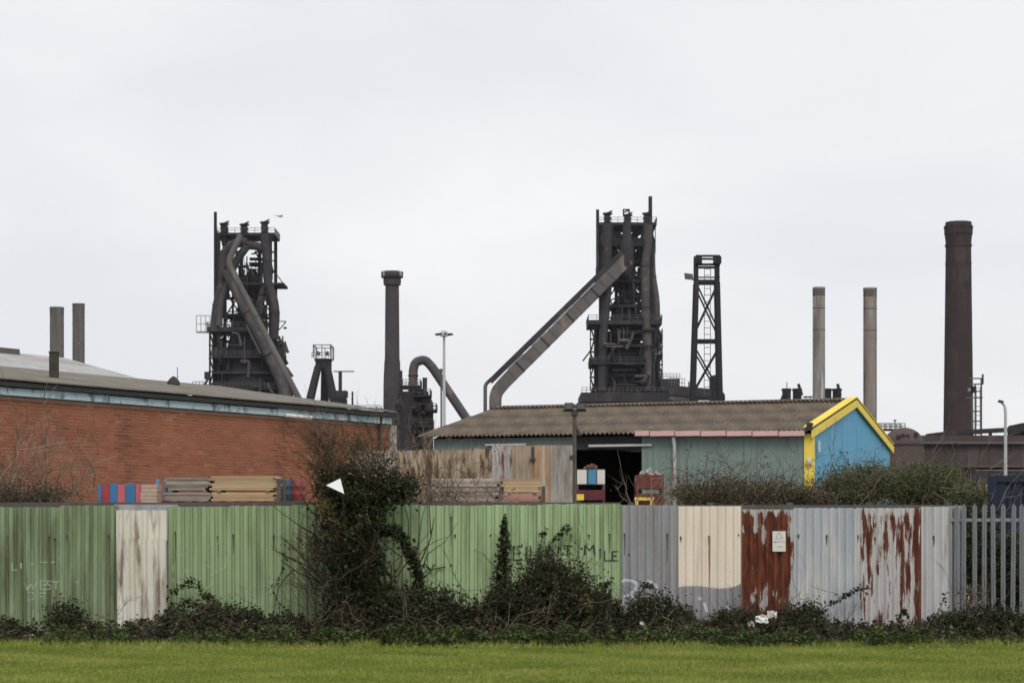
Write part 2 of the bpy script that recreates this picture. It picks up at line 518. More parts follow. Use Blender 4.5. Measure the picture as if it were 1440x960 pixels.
grime = dict(stain=(0.085, 0.10, 0.05), st_scale=1.5, st_stretch=(3.4, 1, .35), st_lo=0.46, st_hi=0.66, st_amt=0.85)
M_green_dirty = mat('green_paint_dirty', (0.235, 0.30, 0.175), (0.185, 0.235, 0.135), 2.2, (2.2, 1, .6), 0.62, bump=.08, **grime)
M_green = mat('green_paint', (0.34, 0.455, 0.25), (0.29, 0.39, 0.21), 1.6, (2, 1, .5), 0.6, bump=.06,
              stain=(0.14, 0.165, 0.085), st_scale=1.5, st_stretch=(4.5, 1, .3), st_lo=0.50, st_hi=0.72, st_amt=0.8, stain2=(0.19, 0.145, 0.08), st2_scale=2.0, st2_stretch=(3, 1, .5), st2_lo=.62, st2_hi=.78)
M_green_mid = mat('green_paint_worn', (0.29, 0.38, 0.21), (0.245, 0.32, 0.175), 1.8, (2, 1, .5), 0.6, bump=.06,
              stain=(0.115, 0.135, 0.065), st_scale=1.5, st_stretch=(4, 1, .3), st_lo=0.48, st_hi=0.74, st_amt=0.75)
M_white = mat('white_sheet_paint', (0.68, 0.65, 0.58), (0.56, 0.52, 0.44), 2, (2, 1, .5), 0.7, stain=(0.19, 0.15, 0.11), st_scale=1.7, st_stretch=(4.2, 1, .5), st_lo=0.50, st_hi=0.64, st_amt=.9, seed=4)
M_grey = mat('galvanised_grey', (0.345, 0.345, 0.36), (0.27, 0.265, 0.275), 2, (3, 1, .3), 0.55, metal=.1, stain=(0.20, 0.17, 0.16), st_scale=1.8, st_stretch=(5, 1, .3), st_lo=.5, st_hi=.72, st_amt=.8)
M_cream = mat('cream_paint', (0.76, 0.68, 0.575), (0.69, 0.61, 0.505), 1.5, (2, 1, .4), 0.65, stain=(0.40, 0.33, 0.24), st_scale=1.6, st_stretch=(5, 1, .25), st_lo=.55, st_hi=.8, st_amt=.7)
M_pale = mat('galvanised_pale', (0.46, 0.485, 0.52), (0.36, 0.385, 0.42), 2, (3, 1, .4), 0.5, metal=.1, stain=(0.55, 0.54, 0.51), st_scale=1.5, st_stretch=(3, 1, .5), st_lo=.5, st_hi=.7,
             stain2=(0.24, 0.22, 0.20), st2_scale=2.3, st2_stretch=(5, 1, .4), st2_lo=.64, st2_hi=.78)
M_pale2 = mat('galvanised_white', (0.52, 0.515, 0.51), (0.40, 0.39, 0.385), 2, (3, 1, .4), 0.55, stain=(0.23, 0.21, 0.20), st_scale=2.0, st_stretch=(4, 1, .4), st_lo=.60, st_hi=.75)
M_rust = band_mat('deep_rust', (0.46, 0.44, 0.43), (0.36, 0.33, 0.32), (0.070, 0.018, 0.011), (0.165, 0.048, 0.022),
                  [(1042, .16), (1052, .16), (1060, .08), (1068, .14), (1075, .0), (1082, .18), (1096, .22), (1106, .20), (1110, .04), (1116, -.2)],
                  [(714, -.40), (721, -.22), (728, -.02), (745, .0), (765, .12), (800, .14), (815, .02), (845, -.06), (856, .10), (897, .1)], 2.6, (3.6, 1, .75), .5, 3.0)
M_rustwhite = band_mat('white_sheet_rusting', (0.52, 0.49, 0.475), (0.42, 0.405, 0.40), (0.075, 0.020, 0.012), (0.15, 0.045, 0.022),
                  [(1208, -.02), (1213, .10), (1218, -.03), (1224, .06), (1230, -.06), (1236, .04), (1242, -.08), (1248, .02), (1256, -.06), (1264, -.03), (1269, .10), (1274, .05), (1279, .08), (1284, -.02), (1288, .26), (1294, .28)],
                  [(714, -.16), (719, -.02), (727, .10), (745, .07), (790, .05), (830, .0), (860, -.01), (897, .06)], 2.8, (5.0, 1, .55), .60, 1.1)
M_steel_dark = mat('rail_steel', (0.10, 0.095, 0.09), (0.06, 0.058, 0.056), 4, rough=.7, stain=(0.10, 0.06, 0.04), st_scale=3)
M_black_paint = mat('black_spray', (0.028, 0.04, 0.028), (0.05, 0.075, 0.045), 9, rough=.7)
M_chalk = mat('pale_spray', (0.44, 0.50, 0.40), (0.30, 0.37, 0.27), 14, rough=.8)
M_white_spray = mat('white_spray', (0.62, 0.65, 0.68), (0.45, 0.48, 0.50), 10, rough=.8)
M_streak = mat('dark_streak', (0.085, 0.095, 0.045), (0.12, 0.14, 0.07), 9, rough=.9)
M_rust_streak = mat('rust_streak', (0.28, 0.14, 0.065), (0.36, 0.22, 0.12), 9, rough=.9)
M_rust_solid = mat('rust_patch', (0.115, 0.030, 0.018), (0.07, 0.02, 0.014), 8, rough=.9, stain=(0.20, 0.075, 0.035), st_scale=10)
M_bolt = mat('bolt_steel', (0.05, 0.05, 0.045), rough=.6)

PT, PS = trap(.128, .038), sine(.122, .052)
PW = trap(.185, .045)
surfs = []
def add_sheet(a, b, top, bot, prof, m, pitch, label=None, **kw):
    o, s = sheet('sheet', a, b, top, bot, prof, m, label=label, pitch=pitch, **kw)
    surfs.append((a, b, top, bot, o, s))
    return o, s
for i, (a, b, t) in enumerate([(-460, -368, 711), (-370, -278, 712), (-280, -184, 711), (-186, -92, 711), (-95, 3, 712), (0, 88, 712.5), (85.5, 166, 710)]):
    add_sheet(a, b, t + rng.uniform(-.6, .8), 897, PT, M_green_dirty, .128, 'dirty green profiled steel sheet', y=FD - .004 * (i % 2), wob=.009, tilt=rng.gauss(0, .012))
add_sheet(165, 236, 717, 760, PW, M_white, .185, 'short white profiled sheet over a longer one', y=FD - .035, wob=.004)
add_sheet(166.5, 236, 757, 897, PW, M_white, .185, 'white weathered profiled sheet with brown streaks', y=FD - .085, tilt=-.03)
gs = [(235, 327, 711, M_green_mid), (325, 414, 710, M_green_mid), (412, 502, 710, M_green_mid), (500, 590, 709.5, M_green), (588, 678, 709, M_green), (676, 766, 709, M_green), (764, 873, 709, M_green)]
for i, (a, b, t, m) in enumerate(gs):
    add_sheet(a, b, t + rng.uniform(-1.0, 1.3), 897, PT, m, .128, 'pale green profiled steel sheet', y=FD - .004 * (i % 2), wob=.009, tilt=rng.gauss(0, .012))
add_sheet(872.5, 953, 710, 897, PS, M_grey, .122, 'dull grey galvanised sheet', y=FD + .003)
add_sheet(952, 1043, 711, 897, PS, M_grey, .122, 'grey sheet painted cream over its upper part', y=FD - .005)
add_sheet(1042.5, 1116, 716, 897, PS, M_rust, .122, 'deep red rusted sheet with flakes of old paint', y=FD + .003)
add_sheet(1115, 1209, 714, 897, PS, M_pale, .122, 'pale blue grey galvanised sheet', y=FD - .004)
add_sheet(1208, 1296, 714, 897, PS, M_rustwhite, .122, 'white sheet broken by rust runs', y=FD + .003)
add_sheet(1295, 1334, 712, 897, PS, M_pale2, .122, 'narrow whitish galvanised sheet', y=FD - .004)
add_sheet(1332, 1357, 711, 897, PS, M_grey, .122, 'narrow grey sheet behind the palisade', y=FD + .05)
def surf_at(px, py=800):
    best = None
    for (a, b, t, bo, o, s) in surfs:
        if a <= px <= b and t - 5 <= py <= bo: best = (o, s)
    return best
# cream paint over the upper part of one sheet, ending in an uneven lower edge
o, s = surf_at(1000)
mb = MB(); vs_, fs_ = [], []
nx = 140
for i in range(nx + 1):
    x = fx(953.5) + (fx(1041.5) - fx(953.5)) * i / nx
    px = 953.5 + 88 * i / nx
    zb = fz(826 + 3 * math.sin(px * .05) - (max(0, px - 1000) / 42) ** 2 * 9 + (1.2 if i % 7 < 3 else 0))
    for j in range(9):
        z = zb + (fz(711.5) - zb) * j / 8
        vs_.append((x, s(x, z) - .007, z))
for i in range(nx):
    for j in range(8):
        a = i * 9 + j
        fs_.append((a, a + 9, a + 10, a + 1))
mb.add(vs_, fs_); mb.build('paint_coat', M_cream, o, 'cream paint ending in an uneven lower edge')
# bolts with stain streaks below them
bolts = [(12, 755, 95), (70, 755, 60), (95, 753, 8), (78, 757, 52), (153, 753, 14), (247, 748, 42), (307, 754, 28), (328, 752, 26), (385, 752, 20), (597, 772, 22), (634, 727, 40), (690, 752, 18), (640, 752, 6),
         (803, 752, 10), (828, 752, 8), (857, 751, 26), (878, 751, 30), (938, 751, 40), (885, 779, 4), (957, 755, 8), (997, 754, 75), (1038, 752, 3), (1122, 752, 6), (1162, 753, 14), (1206, 753, 10), (1230, 756, 10), (1312, 754, 14)]
for (px, py, L) in bolts:
    r = surf_at(px, py)
    if not r: continue
    o, s = r
    x, z = fx(px), fz(py)
    mb = MB(); yy = s(x, z)
    mb.tube([(x, yy - .002, z), (x, yy - .016, z)], .016, 7, smooth=False)
    bo = mb.build('bolt', M_bolt, o)
    if L > 5:
        mb = MB(); stroke(mb, [(x, z - .01), (x + .004, fz(py + L * .6)), (x, fz(py + L))], .034, s, gap=.011 if 953 < px < 1042 else .006, taper=True)
        mb.build('stain_streak', M_rust_streak if px == 997 else M_streak, o)
# sprayed lettering
def letters(segs, w, m, name='graffiti_letter'):
    """segs: one list of polylines (photo pixels) per letter; each letter belongs to the sheet it is sprayed on"""
    for L in segs:
        px, py = L[0][0]
        r = surf_at(px, py)
        if not r: continue
        o, s = r
        lo = [q for q in surfs if q[4] == o][0]
        mb = MB()
        for pl in L:
            pl = [(min(max(p[0], lo[0] + 1.5), lo[1] - 1.5), p[1]) for p in pl]
            stroke(mb, [(fx(p[0]), fz(p[1])) for p in pl], w, s, gap=.007)
        mb.build(name, m, o)
def glyph(ch, x, y, w, h):
    G = {'E': [[(1, 0), (0, 0), (0, 1), (1, 1)], [(0, .5), (.8, .48)]], 'I': [[(.3, 0), (.3, 1)]], 'L': [[(0, 0), (.02, 1), (1, .98)]], 'C': [[(1, .05), (.3, .1), (0, .5), (.25, .95), (.9, .9)]],
         'O': [[(.5, 0), (.05, .3), (.1, .9), (.6, 1), (.95, .6), (.85, .1), (.45, 0)]], 'N': [[(0, 1), (0, 0), (.9, 1), (.95, 0)]], 'T': [[(0, 0), (1, .03)], [(.5, 0), (.5, .9)]],
         'M': [[(0, 1), (.05, 0), (.5, .55), (.9, 0), (1, 1)]], 'W': [[(0, 0), (.25, 1), (.5, .2), (.75, 1), (1, 0)]], 'S': [[(1, .05), (.2, .05), (.1, .4), (.9, .6), (.8, .95), (0, 1)]],
         'D': [[(0, 0), (.8, .15), (.9, .7), (0, 1)]], 'F': [[(0, 1), (0, 0), (1, 0)], [(0, .45), (.7, .45)]]}
    return [[(x + p[0] * w, y + p[1] * h) for p in pl] for pl in G[ch]]
letters([glyph('E', 722, 768, 13, 19), glyph('I', 738, 768, 8, 19), glyph('L', 746, 767, 11, 19), glyph('O', 756, 767, 10, 17), glyph('I', 766, 766, 5, 16), glyph('N', 771, 767, 15, 16), glyph('T', 791, 767, 14, 16),
         glyph('M', 822, 766, 14, 14), glyph('I', 841, 771, 8, 15), glyph('L', 850, 774, 13, 14), glyph('E', 861, 775, 8, 13)], .026, M_black_paint)
letters([glyph('W', 35, 818, 17, 11), glyph('E', 57, 816, 11, 12), glyph('S', 66, 816, 7, 12), glyph('T', 74, 817, 10, 12), glyph('D', 40, 832, 11, 12), glyph('F', 55, 833, 10, 12), glyph('I', 45, 857, 6, 14), glyph('L', 18, 791, 8, 10),
         glyph('I', 29, 791, 5, 8)], .018, M_chalk)
letters([[[(44, 793), (49, 791)]], [[(56, 790), (68, 790)]], [[(72, 790), (78, 790)]], [[(84, 782), (85, 790)]], [[(106, 818), (111, 818)]]], .018, M_chalk)
letters([[[(243, 795), (244, 803)]], [[(244, 813), (244, 818)]], [[(255, 779), (256, 781)]], [[(261, 799), (263, 804)]], [[(262, 816), (269, 812)]], [[(282, 812), (284, 815)]], [[(292, 794), (295, 799)]],
         [[(303, 801), (305, 805)]], [[(297, 806), (299, 809)]], [[(289, 827), (296, 824), (300, 818)]], [[(317, 783), (318, 790), (316, 798), (311, 804)]], [[(300, 845), (304, 844)]], [[(270, 838), (273, 833)]]], .021, M_chalk)
letters([[[(874, 818), (878, 815), (889, 816), (896, 820), (894, 828), (886, 834)]], [[(876, 838), (886, 836), (893, 842), (893, 862)]], [[(875, 840), (875, 868)]], [[(910, 815), (922, 822), (924, 832)]], [[(982, 840), (986, 842)]],
         [[(990, 847), (994, 860)]], [[(1020, 850), (1034, 862)]]], .045, M_white_spray)
letters([[[(1019, 792), (1018, 806)]], [[(1019, 793), (1025, 790), (1025, 797), (1020, 800), (1027, 804)]]], .012, M_bolt)
# framework behind the sheets
mb = MB(); mb.box((fx(-462), FD + .03, fz(716)), (fx(872), FD + .09, fz(706))); mb.build('top_rail', M_steel_dark, fence)
mb = MB(); mb.box((fx(874), FD + .03, fz(720)), (fx(1335), FD + .09, fz(709.5))); mb.build('top_rail', M_steel_dark, fence)
mb = MB(); mb.box((fx(-462), FD + .03, fz(757)), (fx(1335), FD + .08, fz(752))); mb.build('middle_rail', M_steel_dark, fence)
for px in range(-460, 1340, 112):
    mb = MB(); mb.box((fx(px), FD + .1, 0), (fx(px) + .09, FD + .19, fz(706))); mb.build('post', M_steel_dark, fence)
mb = MB(); mb.box((fx(160), FD + .025, fz(740)), (fx(250), FD + .029, fz(709))); mb.build('backing_plate', M_grey, fence)

# sign on the rusted sheet
M_sign = mat('sign_white', (0.66, 0.64, 0.60), (0.58, 0.56, 0.52), 6, rough=.5)
M_print = mat('sign_print', (0.36, 0.37, 0.36), rough=.6)
sg = new_thing('notice_sign', 'small white notice plate fixed to the deep red rusted sheet', 'sign', (fx(1095), FD - .07, fz(775)))
mb = MB(); mb.box((fx(1085.5), FD - .076, fz(775)), (fx(1104), FD - .068, fz(746.5))); mb.build('plate', M_sign, sg, bevel=.002)
mb = MB()
for (a, b, y, h) in [(1087, 1103, 760.5, 1.0), (1087.5, 1091, 761, 1.6), (1092, 1100, 767.5, 1.1)]:
    mb.box((fx(a), FD - .0785, fz(y + h)), (fx(b), FD - .053, fz(y)))
mb.build('printed_line', M_print, sg)
mb = MB(); t = [(fx(1095), fz(748)), (fx(1090), fz(757)), (fx(1100), fz(757))]
for a, b in zip(t, t[1:] + t[:1]): mb.beam((a[0], FD - .0775, a[1]), (b[0], FD - .0775, b[1]), .001, .009)
mb.build('printed_triangle', M_print, sg)

# ================================================================ PALISADE
M_pale_steel = mat('palisade_galvanised', (0.25, 0.26, 0.275), (0.18, 0.19, 0.20), 4, (4, 1, .5), .5, metal=.2, stain=(0.15, 0.14, 0.13), st_scale=3, st_stretch=(5, 1, .5), st_lo=.58, st_hi=.75)
pal = new_thing('palisade_fence', 'grey steel palisade fence with pointed pales in front of navy container', 'fence', (fx(1400), FD - .05, 0))
mb = MB()
hw, top = .036, fz(713)
prof = [(-hw, .018), (-hw * .55, 0), (-hw * .15, .004), (0, -.014), (hw * .15, .004), (hw * .55, 0), (hw, .018)]
vs_, fs_ = [], []
for z, sc_ in ((.05, 1), (top, 1), (top + .055, .12)):
    for (x, yv) in prof: vs_.append((x * sc_, yv, z))
for j in range(2):
    for i in range(6): fs_.append((j * 7 + i, j * 7 + i + 1, (j + 1) * 7 + i + 1, (j + 1) * 7 + i))
mb.add(vs_, fs_)
p0 = None
for i in range(44):
    px = 1344 + 13.15 * i if i > 1 else (1344, 1354)[i]
    if p0 is None:
        p0 = mb.build('pale', M_pale_steel, None); p0.parent = pal
        md = p0.modifiers.new('gauge', 'SOLIDIFY'); md.thickness = .003
        p = p0
    else: p = copy_part(p0, pal)
    p.location = (fx(px) - pal.location.x, rng.gauss(0, .003), 0)
    p.rotation_euler = (0, rng.gauss(0, .006), 0)
for z in (fz(733), .35):
    mb = MB(); mb.box((fx(1336), FD - .02, z), (fx(1925), FD + .03, z + .05)); mb.build('rail', M_pale_steel, pal)
for px in (1338, 1560, 1780): 
    mb = MB(); mb.box((fx(px), FD + .032, 0), (fx(px) + .08, FD + .10, fz(714))); mb.build('post', M_pale_steel, pal)
# ================================================================ BRICK BUILDING (left)
M_mortar = mat('mortar', (0.43, 0.29, 0.215), (0.33, 0.215, 0.155), 2, rough=.95)
M_brick = mat('red_brick', (1.0, .98, .96), (0.72, .68, .66), 0.9, (1, 1, 1.6), .92, bump=.15, bscale=40,
              attr=[(0, (0.20, 0.078, 0.044)), (.3, (0.295, 0.105, 0.055)), (.75, (0.345, 0.126, 0.068)), (.95, (0.37, 0.15, 0.085)), (1, (0.36, 0.19, 0.125))],
              stain=(0.13, 0.06, 0.04), st_scale=.8, st_stretch=(1.6, 1.6, .25), st_lo=.56, st_hi=.74, st_amt=.6)
M_fascia = mat('pale_blue_paint', (0.45, 0.58, 0.61), (0.36, 0.48, 0.52), 2, (1, 1, 1), .7, stain=(0.09, 0.095, 0.09), st_scale=2.2, st_lo=.52, st_hi=.64, stain2=(0.28, 0.22, 0.16), st2_scale=4, st2_lo=.63, st2_hi=.72)
M_gutter = mat('gutter_black', (0.035, 0.035, 0.036), rough=.7)
M_roof_felt = mat('weathered_roof', (0.205, 0.185, 0.155), (0.13, 0.118, 0.10), 1.5, (1, 1, 1), .95, bump=.3, bscale=12, stain=(0.105, 0.095, 0.06), st_scale=1.0, st_lo=.5, st_hi=.7, stain2=(0.30, 0.28, 0.24), st2_scale=5, st2_lo=.66, st2_hi=.76)
M_render = mat('pale_render', (0.42, 0.38, 0.33), (0.30, 0.27, 0.23), 3, rough=.9, stain=(0.15, 0.13, 0.11), st_scale=2)
BA, BB = Vector((-10.97, 45.7, 0)), Vector((-3.33, 58.0, 0))
bu = (BB - BA).normalized()                        # along the wall, away from the camera
bv = Vector((-bu.y, bu.x, 0))                      # into the building
BL = (BB - BA).length
ZW = 4.56
bp = lambda t, s, z: BA + bu * t + bv * s + Vector((0, 0, z))
bb = new_thing('brick_warehouse', 'long low red brick building with pale blue fascia and low grey roof', 'building', BA)
T0 = -9.0
mb = MB(); mb.obox(bp(T0, .02, 0), bu * (BL - .02 - T0), bv * .25, (0, 0, ZW)); mb.build('wall_core', M_mortar, bb)
mb = MB()
bw, bh, gap = .225, .075, .011
row = 0
z = 1.50
while z + bh < ZW - .01:
    t = T0 + (0 if row % 2 else bw / 2)
    while t < BL:
        L = min(bw, BL - t) - gap
        if L > .03:
            pr = .004 + rng.random() * .006
            pil = -.9 if (abs(t - 3.76) < .24 or abs(t - 9.6) < .22) and rng.random() < .8 else 0
            r = min(1, max(0, rng.gauss(.52, .17) + pil * .45)) if rng.random() > .006 else 1.0
            a = bp(t, .02 - pr, z)
            p = [a, a + bu * L, a + bu * L + bv * (pr + .004), a + bv * (pr + .004)]
            p += [q + Vector((0, 0, bh - gap * 1.35)) for q in p]
            mb.add(p, [(0, 1, 5, 4), (4, 5, 6, 7), (0, 3, 2, 1), (1, 2, 6, 5), (3, 0, 4, 7)], rnd=r)
        t += bw
    z += bh; row += 1
o = mb.build('brick', M_brick, bb, 'weathered red brickwork in stretcher bond', attr=True); o['kind'] = 'stuff'
mb = MB(); mb.obox(bp(T0, 0, 0), bu * (BL - T0), bv * .019, (0, 0, 1.5)); mb.build('plinth', M_brick, bb)
# fascia boards, gutter, roof
t = T0; 
while t < BL - .1:
    L = min(2.05, BL - t)
    mb = MB(); mb.obox(bp(t, -.10, ZW + .01), bu * (L - .03), bv * .06, (0, 0, .17 + rng.uniform(-.012, .012)))
    mb.build('fascia_board', M_fascia, bb)
    t += 2.05
mb = MB(); mb.obox(bp(T0, -.19, ZW + .195), bu * (BL - T0 + .1), bv * .12, (0, 0, .10)); mb.build('gutter', M_gutter, bb)
mb = MB(); mb.obox(bp(T0, .03, ZW + .004), bu * (BL - T0), bv * .2, (0, 0, .338)); mb.build('wall_plate', M_gutter, bb)
RISE, HWID = 0.93, 6.0
ev, rg = (lambda t: bp(t, -.22, ZW + .31)), (lambda t: bp(t, HWID, ZW + .31 + RISE))
t = T0
while t < BL + .05:                                  # roof laid in sheets, each slightly out of line with the next
    L = min(1.1, BL + .1 - t)
    for j in range(3):
        a = ev(t).lerp(rg(t), j / 3); b_ = ev(t).lerp(rg(t), (j + 1) / 3)
        up = Vector((0, 0, .008 * (2 - j) + rng.uniform(0, .006)))
        mb = MB(); mb.obox(a + up, bu * (L - .015), (b_ - a) * 1.02, (0, 0, .03)); mb.build('roof_sheet', M_roof_felt, bb)
    t += 1.1
mb = MB(); mb.obox(rg(T0) + Vector((0, 0, .0)), bu * (BL + .1 - T0), bp(0, 2 * HWID, ZW + .3) - bp(0, HWID, ZW + .3 + RISE), (0, 0, .03)); mb.build('rear_roof_slope', M_roof_felt, bb)
mb = MB(); a, b_, c = bp(BL, .27, 0), bp(BL, 2 * HWID, 0), bp(BL, HWID, ZW + RISE + .25)
h = Vector((0, 0, ZW + .28))
mb.add([a, b_, b_ + h, c, a + h], [(0, 1, 2, 3, 4)]); mb.build('end_wall', M_render, bb)
mb = MB(); mb.obox(bp(BL + .003, -.03, 0), bu * .3, bv * .3, (0, 0, ZW - .02)); mb.build('corner_pier', M_render, bb, 'pale rendered corner pier')
for t, z0 in ((BL - .55, 0), ):
    mb = MB(); mb.tube([bp(t, -.06, 0), bp(t, -.06, ZW - .1), bp(t, -.12, ZW + .2)], .045, 8); mb.build('downpipe', M_gutter, bb)
mb = MB(); mb.tube([bp(9.75, -.12, ZW + .03), bp(10.35, -.5, ZW - .02)], .05, 8); mb.build('overflow_pipe', M_sign, bb, 'white pipe sticking out below the gutter')
M_flue = mat('flue_dark', (0.06, 0.055, 0.045), (0.04, 0.035, 0.03), 5, rough=.9)
fl = new_thing('flue_pipe', 'short dark square flue standing on the brick building roof', 'flue', W(76, 530, 50))
mb = MB(); p = W(76, 529, 50); hh = (530 - 497) * 50 / F; mb.box((p.x - .095, p.y - .1, p.z - .3), (p.x + .095, p.y + .1, p.z + hh)); mb.build('shaft', M_flue, fl)
mb = MB(); mb.box((p.x - .11, p.y - .115, p.z + hh), (p.x + .11, p.y + .115, p.z + hh + .025)); mb.build('cap', M_flue, fl)
cw = new_thing('roof_cowl', 'small dark vent cowl on the brick building ridge', 'vent', W(244, 546, 56.5))
p = W(244, 546, 56.5); k = 56.5 / F
mb = MB(); mb.tube([(p.x, p.y, p.z - .25), (p.x, p.y, p.z + 6 * k)], .075, 8); mb.build('neck', M_flue, cw)
mb = MB(); mb.tube([(p.x, p.y, p.z + 5 * k), (p.x, p.y, p.z + 9 * k), (p.x, p.y, p.z + 14 * k), (p.x, p.y, p.z + 17 * k)], [.17, .17, .10, .03], 10); mb.build('hood', M_flue, cw)
ms = new_thing('roof_mast', 'thin aerial mast beside the vent cowl', 'mast', W(249.5, 545, 56.6))
mb = MB(); mb.tube([W(249.5, 548, 56.6), W(249.5, 516, 56.6)], .012, 6); mb.build('pole', M_pale_steel, ms)
mb = MB(); mb.tube([W(248, 530, 56.6), W(251, 530, 56.6)], .008, 5); mb.build('cross_arm', M_pale_steel, ms)

# pale roofed building behind the brick one
M_pale_roof = mat('pale_roof_sheet', (0.40, 0.40, 0.40), (0.31, 0.30, 0.295), 1, (1, 1, 1), .8, stain=(0.25, 0.22, 0.19), st_scale=.6)
M_red_roof = mat('dark_red_roof', (0.10, 0.055, 0.05), (0.065, 0.04, 0.038), 1, rough=.85)
M_dark_clad = mat('dark_cladding', (0.13, 0.12, 0.115), (0.09, 0.085, 0.08), .5, rough=.85, stain=(0.12, 0.08, 0.06), st_scale=.4)
def gable_hall(name, label, cat, p_eave, u, v, L, halfw, z_e, rise, m_roof, m_wall):
    """hall whose near end starts at the foot of p_eave; u runs along the ridge towards the left of view"""
    t = new_thing(name, label, cat, (p_eave.x, p_eave.y, 0))
    P = lambda a, b, z: Vector((p_eave.x, p_eave.y, 0)) + u * a + v * b + Vector((0, 0, z))
    mb = MB(); mb.obox(P(0, .2, 0), u * L, v * .2, (0, 0, z_e - .05)); mb.build('front_wall', m_wall, t)
    mb = MB(); mb.add([P(.1, .2, 0), P(.1, 2 * halfw, 0), P(.1, 2 * halfw, z_e), P(.1, halfw, z_e + rise - .1), P(.1, .2, z_e)], [(0, 1, 2, 3, 4)]); mb.build('end_wall', m_wall, t)
    n = int(L / 3)
    for i in range(n):
        for s in (0, 1):
            a = P(i * L / n, 0, z_e) if s == 0 else P(i * L / n, halfw * 2, z_e)
            r = P(i * L / n, halfw, z_e + rise)
            mb = MB(); mb.obox(a, u * (L / n - .03), r - a, (0, 0, .12)); mb.build('roof_sheet', m_roof, t)
    return t, P
pe = W(212, 541, 84)
u2, v2 = -bu, bv
gh, P2 = gable_hall('pale_roofed_hall', 'wide hall with pale grey sheet roof behind the brick building', 'building', pe, u2, v2, 36, 4.6, pe.z, 1.15, M_pale_roof, M_dark_clad)
for a in (3.0, 6.2):
    mb = MB(); q = P2(a, 4.1, pe.z + 1.15); mb.obox(q, u2 * 1.1, v2 * .8, (0, 0, .22)); mb.build('ridge_vent', M_dark_clad, gh)
pe = W(60, 506, 108)
gable_hall('red_roofed_hall', 'hall with dark red roof edge showing above the pale roof', 'building', pe, u2, v2, 26, 5, pe.z, .95, M_red_roof, M_dark_clad)

# ================================================================ SHED WITH BLUE GABLE
C0 = Vector((8.68, 62.0, 0)); su = Vector((-.937, .349, 0)).normalized(); sv = Vector((-su.y, su.x, 0)) * -1
if sv.y < 0: sv = -sv
SL, SW, ZE, SR = 11.85, 12.5, 4.55, 1.18
sp = lambda a, b, z: C0 + su * a + sv * b + Vector((0, 0, z))
M_teal = mat('teal_cladding', (0.20, 0.265, 0.24), (0.16, 0.215, 0.196), 1.2, (1, 1, .4), .6, stain=(0.10, 0.13, 0.12), st_scale=1.2, st_stretch=(3, 3, .3), st_lo=.55, st_hi=.75)
M_blue = mat('blue_cladding', (0.095, 0.345, 0.52), (0.08, 0.295, 0.46), .9, (1, 1, .6), .55, stain=(0.15, 0.36, 0.50), st_scale=1.2, st_stretch=(2, 2, .4), st_lo=.5, st_hi=.75, st_amt=.6, stain2=(0.06, 0.18, 0.29), st2_scale=1.4, st2_stretch=(3, 3, .25), st2_lo=.58, st2_hi=.75)
M_yellow = mat('yellow_paint', (0.84, 0.65, 0.10), (0.72, 0.54, 0.08), 2.4, rough=.7, stain=(0.66, 0.52, 0.30), st_scale=2.2, st_lo=.54, st_hi=.7, st_amt=.8, stain2=(0.25, 0.19, 0.08), st2_scale=5, st2_lo=.64, st2_hi=.74)
M_pink = mat('faded_pink_gutter', (0.64, 0.41, 0.40), (0.55, 0.34, 0.33), 2, rough=.7, stain=(0.22, 0.15, 0.14), st_scale=3, st_lo=.62, st_hi=.75)
M_asb = mat('fibre_cement_roof', (0.178, 0.142, 0.105), (0.105, 0.084, 0.063), 1.3, (1.6, .5, 1), .95, bump=.2, contrast=(.38, .62), stain=(0.24, 0.20, 0.15), st_scale=1.1, st_stretch=(1.6, .4, 1), st_lo=.54, st_hi=.7, stain2=(0.075, 0.064, 0.04), st2_scale=1.0, st2_stretch=(1.4, .4, 1), st2_lo=.55, st2_hi=.7)
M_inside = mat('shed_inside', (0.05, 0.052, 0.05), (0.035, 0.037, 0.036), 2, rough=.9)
M_whitepipe = mat('white_plastic', (0.58, 0.58, 0.56), (0.48, 0.48, 0.46), 4, rough=.5)
shed = new_thing('workshop_shed', 'teal clad shed with brown corrugated roof and blue gable trimmed in yellow', 'shed', C0)
def ribbed(a0, a1, z0, z1f, origin, du, dn, pitch=.2, depth=.014):
    """ribbed wall panel: profile along du, outward normal dn, top from z1f(a)"""
    mb = MB(); xs = []
    a = a0
    while a < a1 - 1e-6:
        for f_, d_ in ((0, 0), (.55, 0), (.65, depth), (.9, depth)):
            if a + f_ * pitch < a1: xs.append((a + f_ * pitch, d_))
        a += pitch
    xs.append((a1, 0))
    vs_, fs_ = [], []
    for (x, d_) in xs:
        q = origin + du * x + dn * d_
        vs_ += [q + Vector((0, 0, z0)), q + Vector((0, 0, z1f(x)))]
    for i in range(len(xs) - 1): fs_.append((2 * i, 2 * i + 2, 2 * i + 3, 2 * i + 1))
    mb.add(vs_, fs_); return mb
def spx(px):                                         # distance along the front wall of the ray through pixel column px
    k = (px - CX) / F
    return (C0.x - k * C0.y) / (k * su.y - su.x)
OA, OB = spx(903), spx(809)                          # door opening
for a0, a1 in ((0, OA / 2), (OA / 2, OA)):
    o = ribbed(a0, a1, 0, lambda x: ZE - .02, C0, su, -sv).build('wall_panel', M_teal, shed)
    md = o.modifiers.new('gauge', 'SOLIDIFY'); md.thickness = .02
o = ribbed(OB, SL, 0, lambda x: ZE - .02, C0, su, -sv).build('wall_panel', M_teal, shed)
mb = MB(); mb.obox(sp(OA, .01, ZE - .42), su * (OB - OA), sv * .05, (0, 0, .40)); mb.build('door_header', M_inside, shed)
mb = MB(); mb.obox(sp(spx(918), -.10, ZE - .34), su * (spx(829) - spx(918)), sv * .06, (0, 0, .07)); mb.build('door_track', M_whitepipe, shed)
